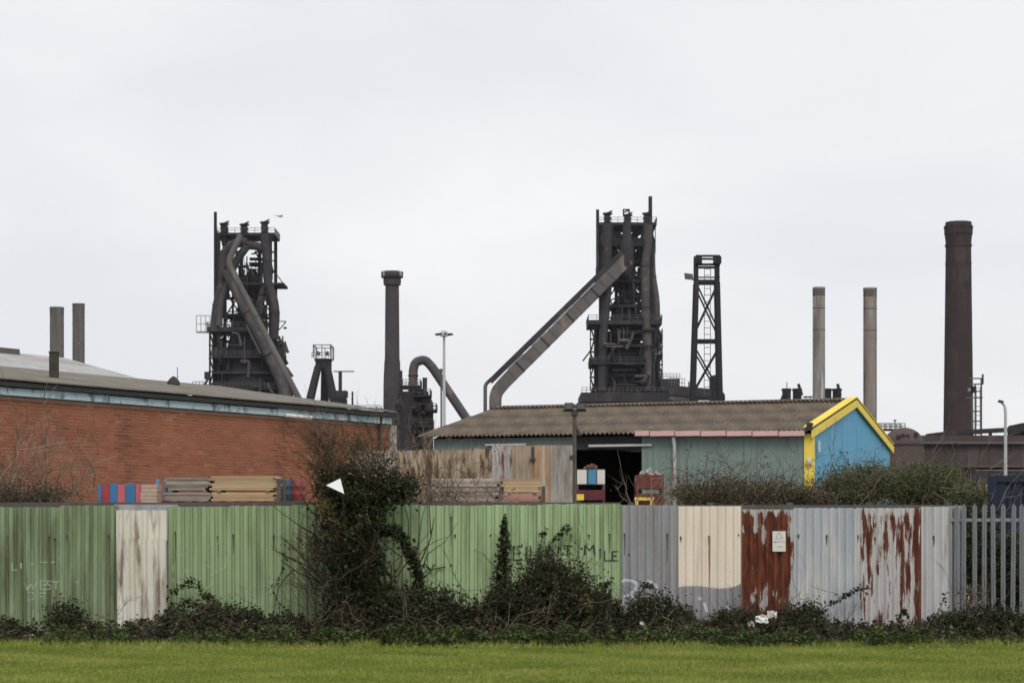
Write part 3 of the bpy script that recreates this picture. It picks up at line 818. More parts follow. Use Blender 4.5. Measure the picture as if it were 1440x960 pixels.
mb = MB(); mb.obox(sp(spx(741), -.12, ZE - .26), su * (spx(684) - spx(741)), sv * .06, (0, 0, .06)); mb.build('strip_light', M_whitepipe, shed)
top_at = lambda b: ZE + SR * (1 - abs(b - SW / 2) / (SW / 2)) - .05
GP = 6                                               # gable in vertical blue sheets
for i in range(GP):
    b0, b1 = SW * i / GP, SW * (i + 1) / GP
    o = ribbed(b0, b1, 0, top_at, C0 - su * .012, sv, -su, pitch=.3, depth=.010).build('gable_sheet', M_blue, shed)
    md = o.modifiers.new('gauge', 'SOLIDIFY'); md.thickness = .02; md.offset = -1
mb = MB(); q = [sp(SL, 0, 0), sp(SL, SW, 0), sp(SL, SW, ZE), sp(SL, SW / 2, ZE + SR - .05), sp(SL, 0, ZE)]
mb.add(q, [(0, 1, 2, 3, 4)]); mb.build('far_gable', M_teal, shed)
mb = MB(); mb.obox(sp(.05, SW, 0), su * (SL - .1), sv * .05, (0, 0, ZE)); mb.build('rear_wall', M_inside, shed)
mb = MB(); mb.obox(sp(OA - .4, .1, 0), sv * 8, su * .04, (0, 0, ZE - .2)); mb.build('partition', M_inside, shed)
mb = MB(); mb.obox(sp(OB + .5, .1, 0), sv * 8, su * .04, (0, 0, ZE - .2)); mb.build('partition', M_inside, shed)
# yellow trim
def barge(b0, z0, b1, z1, w=.22):
    d = Vector((0, 0, -w))
    mb = MB(); a = sp(-.07, b0, z0); b_ = sp(-.07, b1, z1); mb.obox(a + d, b_ - a, -su * .05, -d); return mb
barge(-.22, ZE + .05, SW / 2, ZE + SR + .11).build('barge_board', M_yellow, shed)
barge(SW + .22, ZE + .05, SW / 2 + .004, ZE + SR + .11).build('barge_board', M_yellow, shed)
mb = MB(); a = sp(-.12, -.24, ZE + .13); b_ = sp(-.12, SW / 2, ZE + SR + .19); mb.obox(a, b_ - a, su * .28, (0, 0, .03)); mb.build('verge_cap', M_yellow, shed)
mb = MB(); a = sp(-.12, SW + .24, ZE + .13); b_ = sp(-.12, SW / 2 + .003, ZE + SR + .19); mb.obox(a, b_ - a, su * .28, (0, 0, .03)); mb.build('verge_cap', M_yellow, shed)
mb = MB(); mb.obox(sp(-.075, -.09, 0), su * .25, sv * .30, (0, 0, ZE - .06)); mb.build('corner_post', M_yellow, shed)
mb = MB(); mb.obox(sp(-.1, -.28, ZE + .06), su * .16, sv * .16, (0, 0, .2)); mb.build('gutter_end', M_gutter, shed)
mb = MB(); mb.obox(sp(-.10, .55, ZE - .55), -su * .03, sv * .18, (0, 0, .32)); mb.build('number_plate', M_whitepipe, shed, 'small white plate on blue gable')
mb = MB(); mb.obox(sp(-.06, -.13, 3.62), su * .12, -sv * .10, (0, 0, .16)); mb.build('alarm_box', M_sign, shed)
# pink gutter in lengths, white downpipe
a = .12
while a < spx(896):
    L = min(.78, spx(896) - a)
    mb = MB(); mb.obox(sp(a, -.33, ZE - .12 + .016 * a), su * (L - .03), sv * .13, (0, 0, .15)); mb.build('gutter_length', M_pink, shed)
    a += .78
mb = MB(); a = spx(950); mb.tube([sp(a, -.12, 0), sp(a, -.12, ZE - .35), sp(a, -.24, ZE - .1)], .055, 8); mb.build('downpipe', M_whitepipe, shed)
# corrugated roof sheets, real waves, two courses
def wave_sheet(width, length, pitch=.146, amp=.036):
    n = int(width / pitch * 6); vs_, fs_ = [], []
    for j in range(2):
        for i in range(n + 1):
            x = width * i / n
            vs_.append((x, j * length, amp * math.cos(2 * math.pi * x / pitch)))
    for i in range(n): fs_.append((i, i + 1, n + 1 + i + 1, n + 1 + i))
    mb = MB(); mb.add(vs_, fs_, smooth=True); return mb
slope = math.sqrt((SW / 2 + .3) ** 2 + (SR * (SW / 2 + .3) / (SW / 2)) ** 2)
pitch_ang = math.atan2(SR, SW / 2)
cov = .146 * 7
nsh = int((SL + .35) / cov)
cov_l = (slope + .1) / 3
proto = None
for side in (0, 1):
    for j in range(3):
        for i in range(nsh + 1):
            if proto is None:
                proto = wave_sheet(cov + .06, cov_l + .12).build('roof_sheet', M_asb, None)
                md = proto.modifiers.new('gauge', 'SOLIDIFY'); md.thickness = .008
                o = proto; o.parent = shed
            else: o = copy_part(proto, shed)
            dirn = sv if side == 0 else -sv
            rise = math.tan(pitch_ang)
            b0 = -.3 if side == 0 else SW + .3
            ydir = (dirn * math.cos(pitch_ang) + Vector((0, 0, math.sin(pitch_ang)))).normalized()
            xdir = su if side == 0 else su
            zdir = xdir.cross(ydir)
            if zdir.z < 0: xdir = -xdir; zdir = xdir.cross(ydir)
            a0 = -.02 + i * cov if (xdir - su).length < .1 else -.02 + i * cov + cov
            org = su * a0 + sv * b0 + Vector((0, 0, ZE + .05 - .3 * rise)) + ydir * (j * cov_l) + zdir * (.012 * (2 - j) + .03 + rng.uniform(0, .01))
            R = Matrix((xdir, ydir, zdir)).transposed().to_4x4()
            o.matrix_local = Matrix.Translation(org) @ R
mb = MB()
for i in range(24):
    a0 = -.05 + i * (SL + .4) / 24
mb.tube([sp(-.02, SW / 2, ZE + SR + .10), sp(SL + .3, SW / 2, ZE + SR + .10)], .09, 8, smooth=False); mb.build('ridge_cap', M_asb, shed)

# ================================================================ RUSTY SCREEN WALL
SD = 55.0
sf = Frame(SD)
scr = new_thing('rusty_screen', 'tall screen of rust streaked tan and white steel sheets beside the shed door', 'screen', (sf(650, 700).x, SD, 0))
rk = dict(scale=2.4, stretch=(2.4, 1, .6), rough=.85, contrast=(.42, .58))
MS = [mat('screen_brown', (0.37, 0.295, 0.205), (0.24, 0.175, 0.12), **rk, stain=(0.085, 0.052, 0.036), st_scale=2, st_stretch=(3, 1, .6), st_lo=.51, st_hi=.57, stain2=(0.47, 0.43, 0.35), st2_scale=2.4, st2_stretch=(3, 1, .6)),
      mat('screen_lilac', (0.40, 0.37, 0.37), (0.31, 0.28, 0.27), **rk, stain=(0.13, 0.075, 0.055), st_scale=2.4, st_stretch=(3.5, 1, .6), st_lo=.53, st_hi=.62),
      mat('screen_tan', (0.33, 0.265, 0.195), (0.25, 0.19, 0.135), **rk, stain=(0.16, 0.105, 0.065), st_scale=2.2, st_stretch=(4, 1, .4), st_lo=.55, st_hi=.7),
      mat('screen_orange', (0.38, 0.245, 0.145), (0.30, 0.19, 0.115), **rk, stain=(0.42, 0.36, 0.29), st_scale=2, st_stretch=(3, 1, .4)),
      mat('screen_grey', (0.36, 0.34, 0.30), (0.28, 0.255, 0.22), **rk, stain=(0.20, 0.17, 0.135), st_scale=2.5, st_stretch=(4, 1, .4))]
PSC = sine(.10, .02)
for i, (a, b, t, m) in enumerate([(488, 520, 634, 2), (519, 552, 633, 4), (551, 590, 633, 0), (589, 628, 632, 0), (627, 662, 632, 0), (661, 693, 631, 0), (692, 720, 626.5, 1), (719, 752, 626.5, 2), (751, 774, 626, 3), (773, 806, 626, 4)]):
    sheet('sheet', a, b, t, 690 + 60 + EYE / sf.k, PSC, MS[m], scr, SD + (.006 if i % 2 else 0), pitch=.10, fr=sf)
for z in (1.0, 2.6):
    mb = MB(); mb.box((sf(490, 0).x, SD + .05, z), (sf(804, 0).x, SD + .11, z + .08)); mb.build('rail', M_steel_dark, scr)
for px in (492, 590, 690, 800):
    mb = MB(); mb.box((sf(px, 0).x, SD + .12, 0), (sf(px, 0).x + .1, SD + .22, sf(0, 634).z)); mb.build('post', M_steel_dark, scr)
mb = MB(); p = sf(749, 628, -.04); mb.tube([p, sf(749, 646, -.04)], .03, 6); mb.build('latch_bar', M_bolt, scr)
mb = MB(); mb.box((sf(745, 0).x, SD - .1, sf(0, 647).z), (sf(753, 0).x, SD - .03, sf(0, 644).z)); mb.build('latch_foot', M_bolt, scr)

# ================================================================ TWIN FLOODLIGHT POST
lf = Frame(54)
M_lamp_body = mat('lamp_body', (0.05, 0.05, 0.05), rough=.6)
M_lamp_glass = mat('lamp_glass', (0.16, 0.16, 0.16), rough=.2, spec=.6)
post = new_thing('floodlight_post', 'brown post with twin floodlights beside the shed doorway', 'lamp post', lf(808, HOR + EYE / lf.k))
mb = MB(); mb.tube([lf(808, HOR + EYE / lf.k), lf(808, 578)], .05, 8); mb.build('pole', mat('post_brown', (0.10, 0.085, 0.07), rough=.8), post)
mb = MB(); mb.beam(lf(791, 577.5), lf(825, 577.5), .10, .05); mb.build('cross_arm', M_lamp_body, post)
mb = MB(); mb.box(lf(803, 584, -.08), lf(813, 578.5, .08)); mb.build('junction_box', M_lamp_body, post)
for px in (800, 817):
    mb = MB(); c = lf(px, 571); mb.obox(c + Vector((-.11, -.10, -.09)), (.22, 0, .0), (0, .16, -.04), (0, -.05, .17)); hd = mb.build('lamp_head', M_lamp_body, post)
    mb = MB(); mb.obox(c + Vector((-.095, -.112, -.075)), (.19, 0, 0), (0, .008, 0), (0, -.045, .14)); mb.build('lens', M_lamp_glass, hd)
mb = MB(); mb.tube([lf(809, 600), lf(815, 610), lf(816, 612)], .05, 8); mb.build('camera_bracket', M_lamp_body, post)
mb = MB(); mb.box(lf(801, 647, -.08), lf(808, 640, -.04)); mb.build('bracket', M_lamp_body, post)
# ================================================================ YARD GOODS
M_wood_tan = mat('sawn_timber', (0.47, 0.35, 0.215), (0.37, 0.265, 0.16), 6, (.4, 3, 3), .85, attr=[(0, (.72, .68, .62)), (.5, (1, 1, 1)), (1, (1.18, 1.1, 1.0))])
M_wood_grey = mat('weathered_timber', (0.33, 0.285, 0.245), (0.22, 0.19, 0.165), 6, (.4, 3, 3), .9, attr=[(0, (.6, .58, .56)), (.5, (1, 1, 1)), (1, (1.3, 1.25, 1.2))])
M_rack_blue = mat('rack_blue', (0.10, 0.22, 0.42), (0.08, 0.17, 0.33), 3, rough=.5)
M_rack_red = mat('rack_red', (0.22, 0.05, 0.055), (0.14, 0.035, 0.04), 3, rough=.6)
M_stripe_red = mat('board_red', (0.36, 0.05, 0.06), (0.28, 0.04, 0.05), 3, rough=.6, stain=(0.2, 0.04, 0.05), st_scale=3)
M_stripe_pink = mat('board_pink', (0.52, 0.14, 0.15), (0.42, 0.1, 0.11), 3, rough=.6)
M_stripe_blue = mat('board_blue', (0.05, 0.17, 0.34), (0.04, 0.135, 0.28), 3, rough=.6)
M_ply = mat('pale_board', (0.46, 0.345, 0.27), (0.38, 0.285, 0.22), 4, (1, 1, 3), .8)

def rack(label, D, px0, px1, py_shelf, py_top, mids=(), m_up=None):
    fr = Frame(D)
    z_s = fr(0, py_shelf).z
    t = new_thing('storage_rack', label, 'rack', (fr((px0 + px1) / 2, 0).x, D, 0))
    X0, X1 = fr(px0, 0).x, fr(px1, 0).x
    for i, x in enumerate([X0, X1] + [fr(m, 0).x for m in mids]):
        for dy in (-.5, .5):
            mb = MB(); mb.box((x - .035, D + dy - .04, 0), (x + .035, D + dy + .04, fr(0, py_top).z)); mb.build('upright', m_up or (M_steel_dark if i else M_rack_blue), t)
    for dy in (-.47, .53):
        mb = MB(); mb.box((X0 - .05, D + dy - .09, z_s - .11), (X1 + .05, D + dy - .045, z_s)); mb.build('shelf_beam', M_rack_red, t)
    for k in range(int((X1 - X0) / .3) + 1):
        x = X0 + .06 + k * (X1 - X0 - .12) / max(1, int((X1 - X0) / .3))
        mb = MB(); mb.box((x - .03, D - .50, z_s), (x + .03, D + .5, z_s + .022)); mb.build('shelf_slat', M_rack_red, t)
    return fr, z_s + .024, t

def bundle(fr, label, px0, px1, z0, z1, m, nz, ny, ragged, group='timber on the racks', jut=0.05):
    """a bundle of planks lying along x: every plank a part"""
    D = fr.D
    X0, X1 = fr(px0, 0).x, fr(px1, 0).x
    t = new_thing('timber_bundle', label, 'timber', ((X0 + X1) / 2, D, z0), group)
    hz = (z1 - z0) / nz
    wy = .8 / ny
    for j in range(nz):
        for k in range(ny):
            a, b = rng.gauss(0, ragged), rng.gauss(0, ragged)
            dy = rng.uniform(-jut, jut) * .25; dz = 0
            mb = MB(); mb.box((X0 + a, D - .4 + k * wy + dy, z0 + j * hz), (X1 + b, D - .4 + (k + 1) * wy - .012 + dy, z0 + (j + 1) * hz - .003), rnd=rng.random())
            mb.build('plank', m, t, attr=True)
    return t

def bearer(fr, px, z0, z1, label):
    x = fr(px, 0).x
    mb = MB(); mb.box((x - .035, fr.D - .41, z0), (x + .035, fr.D + .41, z1))
    tag(mb.build('timber_bearer', M_wood_grey, None, loc=None), label, 'timber', 'bearers under the timber')

fr, zs, _ = rack('storage rack with blue uprights holding timber before the brick wall', 43.0, 228, 396, 706, 674, ())
z1_, z2_, z3_ = fr(0, 692.5).z, fr(0, 689.5).z, fr(0, 671).z
bundle(fr, 'weathered grey planks on the lower tier before the brick wall', 234, 300, zs, z1_, M_wood_grey, 4, 3, .03)
bundle(fr, 'mixed pale planks on the lower tier before the brick wall', 303, 389, zs, z1_, M_wood_tan, 4, 3, .03)
for px, w in ((244, 'left end of the grey planks'), (292, 'right end of the grey planks'), (312, 'left end of the tan planks'), (380, 'right end of the tan planks')):
    bearer(fr, px, z1_ - .004, z2_, 'timber bearer under the upper tier at the ' + w)
bundle(fr, 'rough weathered grey planks on the upper tier of the rack by the brick wall', 237, 299, z2_, fr(0, 671.5).z, M_wood_grey, 6, 3, .05, jut=.12)
bundle(fr, 'clean tan planks on the upper tier of the rack by the brick wall', 300, 390, z2_, fr(0, 669.5).z, M_wood_tan, 6, 3, .035)

fr, zs, _ = rack('storage rack with timber in front of the rusty screen', 50.0, 604, 764, 706, 684, (704,), M_steel_dark)
z1_, z2_ = fr(0, 695).z, fr(0, 692).z
bundle(fr, 'low tier of reddish planks before the rusty screen', 708, 760, zs, z1_, mat('reddish_timber', (0.38, 0.22, 0.17), (0.28, 0.16, 0.12), 6, rough=.9, attr=[(0, (.7, .7, .7)), (1, (1.2, 1.2, 1.2))]), 3, 3, .03)
bundle(fr, 'low tier of grey planks before the rusty screen', 610, 702, zs, z1_, M_wood_grey, 3, 3, .04)
for px, w in ((716, 'clean tan bundle near the blue upright'), (752, 'clean tan bundle near the doorway'), (622, 'snowy pale bundle'), (690, 'middle of the screen rack')):
    bearer(fr, px, z1_ - .004, z2_, 'timber bearer below the ' + w)
bundle(fr, 'clean tan planks before the rusty screen', 707, 759, z2_, fr(0, 673.5).z, M_wood_tan, 5, 3, .02)
bundle(fr, 'greyed planks with pale tops before the rusty screen', 608, 702, z2_, fr(0, 673).z, mat('pale_grey_timber', (0.40, 0.355, 0.30), (0.26, 0.23, 0.20), 6, rough=.9, attr=[(0, (.55, .55, .55)), (1, (1.4, 1.4, 1.35))]), 5, 3, .05, jut=.12)

# red and blue boards on end, and pale boards beside them
fr = Frame(42)
t = new_thing('painted_boards', 'row of upright boards painted blue and red beside the timber rack', 'boards', fr(168, HOR + EYE / fr.k))
for (a, b, m, yt) in [(138, 143, M_stripe_blue, 681), (143.3, 154, M_stripe_red, 680.5), (154.3, 165, M_stripe_blue, 680), (165.3, 176, M_stripe_pink, 681), (176.3, 190, M_stripe_blue, 680), (190.3, 198, M_stripe_pink, 680.5)]:
    mb = MB(); mb.box((fr(a, 0).x, 42 + rng.uniform(-.02, .02), 0), (fr(b, 0).x, 42.3, fr(0, yt).z)); mb.build('board', m, t, bevel=.004)
t = new_thing('pale_boards', 'stack of pale pinkish boards between the striped boards and rack', 'boards', fr(210, HOR + EYE / fr.k))
nb = 34; zt = fr(0, 680.5).z
for k in range(nb):
    mb = MB(); o_ = rng.uniform(-.01, .01); mb.box((fr(199, 0).x + o_, 41.95 + o_, zt * k / nb), (fr(221.5, 0).x + o_, 42.6, zt * (k + 1) / nb - .006)); mb.build('board', M_ply, t)
# drums on a stand at the end of the rack
M_drum_red = mat('drum_red', (0.25, 0.055, 0.045), (0.16, 0.04, 0.035), 3, rough=.5)
M_drum_navy = mat('drum_navy', (0.045, 0.07, 0.10), (0.03, 0.05, 0.08), 3, rough=.5)
fr = Frame(44)
def drum(px, z0, m, label, r=.16, h=.44):
    p = fr(px, 0)
    t = new_thing('plastic_drum', label, 'drum', (p.x, 44, z0), 'small drums stacked beside the timber rack')
    mb = MB(); mb.lathe((p.x, 44), [(r * .9, z0), (r, z0 + .03), (r, z0 + .3 * h), (r * 1.04, z0 + .33 * h), (r, z0 + .36 * h), (r, z0 + .66 * h), (r * 1.04, z0 + .69 * h), (r, z0 + .72 * h), (r, z0 + h - .03), (r * .9, z0 + h)], 16); mb.build('barrel', m, t)
    mb = MB(); mb.lathe((p.x + r * .4, 44 - .02), [(.03, z0 + h), (.03, z0 + h + .02)], 8); mb.build('bung', m, t)
t = new_thing('steel_stand', 'low steel stand under the drums by the timber rack', 'stand', fr(412, HOR + EYE / fr.k))
zst = fr(0, 704).z
mb = MB(); mb.box((fr(398, 0).x, 43.7, zst - .06), (fr(428, 0).x, 44.3, zst)); mb.build('top', M_steel_dark, t)
for px in (400, 425):
    for dy in (-.25, .2): 
        mb = MB(); mb.box((fr(px, 0).x, 44 + dy, 0), (fr(px, 0).x + .05, 44 + dy + .05, zst - .06)); mb.build('leg', M_steel_dark, t)
drum(404, zst, M_drum_navy, 'dark blue drum standing next to the timber rack'); drum(419, zst, M_drum_red, 'red drum standing half hidden by the ivy shrub')

# stacked box pallets by the shed door
M_maroon = mat('stillage_maroon', (0.13, 0.03, 0.035), (0.08, 0.022, 0.025), 3, rough=.7)
M_skip_red = mat('stillage_red', (0.15, 0.038, 0.03), (0.09, 0.027, 0.022), 3, rough=.8, stain=(0.12, 0.075, 0.05), st_scale=4)
M_panel_blue = mat('panel_blue', (0.07, 0.25, 0.42), rough=.6)
M_scrap = mat('scrap_mix', (0.26, 0.17, 0.12), (0.10, 0.07, 0.06), 9, rough=.9, attr=[(0, (.6, .5, .4)), (.5, (1, .8, .7)), (1, (1.5, 1.4, 1.3))])
M_rubble = mat('rubble_pale', (0.42, 0.40, 0.37), (0.30, 0.28, 0.26), 8, rough=.95, attr=[(0, (.6, .58, .55)), (1, (1.15, 1.15, 1.15))])
def box_pallet(D, px0, px1, z0, z1, m, label, front=None):
    fr = Frame(D)
    X0, X1 = fr(px0, 0).x, fr(px1, 0).x
    t = new_thing('box_pallet', label, 'box pallet', ((X0 + X1) / 2, D, z0), 'box pallets stacked at the shed door')
    leg = min(.15, (z1 - z0) * .25)
    for x in (X0, X1 - .07):
        for y in (D - .5, D + .43):
            mb = MB(); mb.box((x, y, z0), (x + .07, y + .07, z0 + leg)); mb.build('foot', m, t)
    for lo, hi in (((X0, D - .5, z0 + leg), (X1, D - .46, z1)), ((X0, D + .46, z0 + leg), (X1, D + .5, z1)), ((X0, D - .459, z0 + leg), (X0 + .04, D + .459, z1)), ((X1 - .04, D - .459, z0 + leg), (X1, D + .459, z1))):
        mb = MB(); mb.box(lo, hi); mb.build('side', m, t)
    mb = MB(); mb.box((X0 + .041, D - .459, z0 + leg), (X1 - .041, D + .459, z0 + leg + .04)); mb.build('floor', m, t)
    for (a, b, mm) in front or []:
        mb = MB(); mb.box((fr(a, 0).x, D - .515, z0 + leg + .02), (fr(b, 0).x, D - .503, z1 - .02)); mb.build('front_panel', mm, t)
    return fr, X0, X1
def pile(name, label, cat, x0, x1, D, z0, n, hmax, m, piece, size):
    t = new_thing(name, label, cat, ((x0 + x1) / 2, D, z0))
    for k in range(n):
        x, y = rng.uniform(x0 + .05, x1 - .05), D + rng.uniform(-.42, .3)
        top = hmax * (1 - ((x - (x0 + x1) / 2) / ((x1 - x0) / 2)) ** 2 * .8)
        c = Vector((x, y, z0 + rng.random() * top)); s = size * rng.uniform(.5, 1.3)
        R = Matrix.Rotation(rng.uniform(0, 3.1), 3, Vector((rng.gauss(0, 1), rng.gauss(0, 1), rng.gauss(0, 1))).normalized())
        mb = MB(); mb.obox(c - R @ Vector((s, s * .6, s * .4)) * .5, R @ Vector((s, 0, 0)), R @ Vector((0, s * .6, 0)), R @ Vector((0, 0, s * .45)), rnd=rng.random()); mb.build(piece, m, t, attr=True)
DD = 62.6
fz2 = Frame(DD)
zA, zB, zC = fz2(0, 708).z, fz2(0, 689).z, fz2(0, 660).z
h3 = zA / 2
for k in range(2): box_pallet(DD, 809.5, 850, h3 * k, h3 * (k + 1), M_maroon, ('maroon box pallet at the foot of the doorway stack', 'maroon box pallet second up in the doorway stack')[k])
box_pallet(DD, 809.5, 850, zA, zB, M_maroon, 'maroon box pallet directly under the white and blue one')
fr, X0, X1 = box_pallet(DD, 809.5, 850, zB, zC, M_steel_dark, 'white and blue panelled box pallet filled with scrap', [(811, 824, M_sign), (826.5, 837.5, M_panel_blue), (839, 849.5, M_sign)])
pile('scrap_heap', 'heap of brown scrap in the white and blue box pallet', 'scrap', X0 + .05, X1 - .05, DD, zC - .28, 60, .42, M_scrap, 'scrap_piece', .17)
DR = 60.6
fz3 = Frame(DR)
zA, zC = fz3(0, 694).z, fz3(0, 668).z
for k in range(3): box_pallet(DR, 893.5, 932, zA / 3 * k, zA / 3 * (k + 1), M_skip_red, ('rusty red box pallet on the ground by the downpipe', 'rusty red box pallet in the middle below the rubble', 'rusty red box pallet just under the rubble one')[k])
fr, X0, X1 = box_pallet(DR, 893.5, 932, zA, zC, M_skip_red, 'rusty red box pallet heaped with pale rubble')
pile('rubble_heap', 'pale rubble heaped in the red box pallet', 'rubble', X0 + .03, X1 - .03, DR, zC - .22, 70, .36, M_rubble, 'rubble_piece', .17)
mb = MB(); p = Frame(60)(905, 700); mb.box((Frame(60)(892, 0).x, 59.85, p.z - .06), (Frame(60)(919, 0).x, 59.97, p.z + .02))
ys = new_thing('yellow_barrier', 'low yellow barrier in front of the red box pallets', 'barrier', (p.x, 59.9, 0)); mb.build('bar', M_yellow, ys)
for px in (895, 916):
    mb = MB(); q = Frame(60)(px, 0); mb.box((q.x - .04, 59.86, 0), (q.x + .04, 59.96, p.z - .06)); mb.build('post', M_yellow, ys)
yc = new_thing('yellow_crate', 'small yellow crate on a pole stand beside the maroon box pallet', 'crate', (Frame(61)(816, 0).x, 61.4, 0))
q = Frame(61.4); mb = MB(); mb.box((q(811, 0).x, 61.3, q(0, 703).z), (q(821, 0).x, 61.55, q(0, 694.5).z)); mb.build('crate_body', M_yellow, yc)
mb = MB(); mb.box((q(814, 0).x, 61.36, 0), (q(818, 0).x, 61.46, q(0, 703).z)); mb.build('stand', M_steel_dark, yc)

# navy shipping container
M_navy = mat('navy_container', (0.013, 0.020, 0.046), (0.009, 0.015, 0.034), 1.5, (1, 1, .5), .5, stain=(0.05, 0.035, 0.03), st_scale=3, st_lo=.66, st_hi=.75)
cf = Frame(37.0)
ct = new_thing('shipping_container', 'dark navy shipping container behind the palisade fence', 'container', cf(1389, HOR + EYE / cf.k))
X0, Zt = cf(1389, 0).x, cf(0, 668).z
LEN, DEP = 6.06, 2.44
mb = MB()
o = ribbed(.16, LEN - .16, .16, lambda x: Zt - .10, Vector((X0, 37.04, 0)), Vector((1, 0, 0)), Vector((0, 1, 0)), pitch=.27, depth=.036).build('side_panel', M_navy, ct)
o = ribbed(.16, DEP - .16, .16, lambda x: Zt - .10, Vector((X0 + .04, 37.0, 0)), Vector((0, 1, 0)), Vector((1, 0, 0)), pitch=.27, depth=.035).build('end_panel', M_navy, ct)
mb = MB(); mb.box((X0 + .03, 37.03, Zt - .05), (X0 + LEN - .03, 37 + DEP - .03, Zt - .02)); mb.build('roof', M_navy, ct)
mb = MB(); mb.box((X0 + .16, 37 + DEP - .05, .1), (X0 + LEN - .16, 37 + DEP, Zt - .06)); mb.build('rear_panel', M_navy, ct)
for x in (X0, X0 + LEN - .16):
    for y in (37.0, 37 + DEP - .16):
        mb = MB(); mb.box((x, y, 0), (x + .16, y + .16, Zt)); mb.build('corner_post', M_navy, ct, bevel=.01)
for y in (37.0, 37 + DEP - .1):
    for z in (.01, Zt - .12):
        mb = MB(); mb.box((X0 + .161, y + .005, z), (X0 + LEN - .161, y + .09, z + .115)); mb.build('side_rail', M_navy, ct)
for z in (.01, Zt - .12):
    mb = MB(); mb.box((X0 + .005, 37.161, z), (X0 + .09, 37 + DEP - .161, z + .115)); mb.build('end_rail', M_navy, ct)
ct.rotation_euler = (0, 0, math.radians(-12.5))
# pale rail and low wall glimpsed beside the container
wl_ = Frame(52)
o = MB().box((wl_(1345, 0).x, 52, 0), (wl_(1392, 0).x, 52.15, wl_(0, 681).z)).build('low_wall', M_render, None)
tag(o, 'low pale wall behind the green bush near the navy container', 'wall')
# street lamp
sl = Frame(100.0)
M_lamp_grey = mat('lamp_column', (0.42, 0.43, 0.44), (0.36, 0.37, 0.38), 3, rough=.5)
t = new_thing('street_lamp', 'slim grey street lamp column behind the navy container', 'street lamp', sl(1414, HOR + EYE / sl.k))
mb = MB(); mb.tube([sl(1414, HOR + EYE / sl.k), sl(1414, 580), sl(1413.3, 573), sl(1411.5, 568.5), sl(1408.5, 566)], [.10, .07, .065, .06, .055], 8); mb.build('column', M_lamp_grey, t)
mb = MB(); mb.obox(sl(1403.5, 565, -.15), (.22, 0, -.06), (0, .3, 0), (.03, 0, .1)); hd = mb.build('lamp_head', M_lamp_body, t, bevel=.02)
# ================================================================ STEELWORKS
def steel(name, c, c2=None, **kw):
    return mat(name, c, c2, .25, (1, 1, .4), .85, stain=(c[0] * 1.5 + .014, c[1] * 1.35 + .008, c[2] * 1.2 + .005), st_scale=.35, st_stretch=(1, 1, .3), st_lo=.55, st_hi=.72, **kw)
M_st_black = steel('sooty_steel', (0.017, 0.0165, 0.021), (0.010, 0.010, 0.014))
M_st_dark = steel('dark_steel', (0.036, 0.032, 0.035), (0.023, 0.021, 0.024))
M_st_pipe = steel('dusty_pipe', (0.080, 0.070, 0.070), (0.050, 0.045, 0.046), stain2=(0.15, 0.125, 0.112), st2_scale=.7, st2_lo=.56, st2_hi=.7)
M_st_gallery = steel('gallery_cladding', (0.135, 0.120, 0.113), (0.092, 0.082, 0.078), stain2=(0.06, 0.05, 0.047), st2_scale=.4, st2_lo=.58, st2_hi=.7)
M_st_upt = steel('uptake_steel', (0.047, 0.042, 0.045), (0.030, 0.027, 0.030), stain2=(0.10, 0.084, 0.078), st2_scale=.7, st2_stretch=(1, 1, .5), st2_lo=.56, st2_hi=.68)
M_st_rail = steel('handrail_steel', (0.10, 0.095, 0.09))
M_st_light = steel('light_rail', (0.28, 0.28, 0.28))

def platform(t, fr, y, x0, x1, th, d=7.0, rails=True, m=None, posts=9, h=1.2):
    mb = MB(); a, b = fr(x0, y + th / 2, -d), fr(x1, y - th / 2, d); mb.box(a, b)
    o = mb.build('platform', m or M_st_dark, t)
    if rails:
        mb = MB(); z = Vector((0, 0, 0)); yt = y - th / 2
        rail(mb, [fr(x0, yt, -d), fr(x1, yt, -d), fr(x1, yt, d), fr(x0, yt, d), fr(x0, yt, -d)], h, .11, posts)
        mb.build('railing', M_st_rail, o)
    return o
def bend(pts, r=3):
    """round the corners of a polyline"""
    out = [Vector(pts[0])]
    for a, b, c in zip(pts, pts[1:], pts[2:]):
        a, b, c = Vector(a), Vector(b), Vector(c)
        l = min(r, (a - b).length * .45, (c - b).length * .45)
        p, q = b + (a - b).normalized() * l, b + (c - b).normalized() * l
        for k in range(6):
            t = k / 5
            out.append(p.lerp(b, t).lerp(b.lerp(q, t), t))
    out.append(Vector(pts[-1]))
    return out
def pipe(t, fr, pts, rpx, m, name='pipe', n=12, flanges=0, r=None):
    P = bend([fr(*p) for p in pts], r or rpx * fr.k * 2.2)
    mb = MB(); mb.tube(P, rpx * fr.k, n)
    o = mb.build(name, m, t)
    if flanges:
        L = [0]
        for a, b in zip(P, P[1:]): L.append(L[-1] + (b - a).length)
        for k in range(1, flanges + 1):
            s = L[-1] * k / (flanges + 1)
            i = max(j for j in range(len(L) - 1) if L[j] <= s)
            d = (P[i + 1] - P[i]).normalized(); c = P[i] + d * (s - L[i])
            mb = MB(); mb.tube([c - d * .22, c + d * .22], rpx * fr.k * 1.09, n); mb.build('flange', M_st_dark, o)
    return o
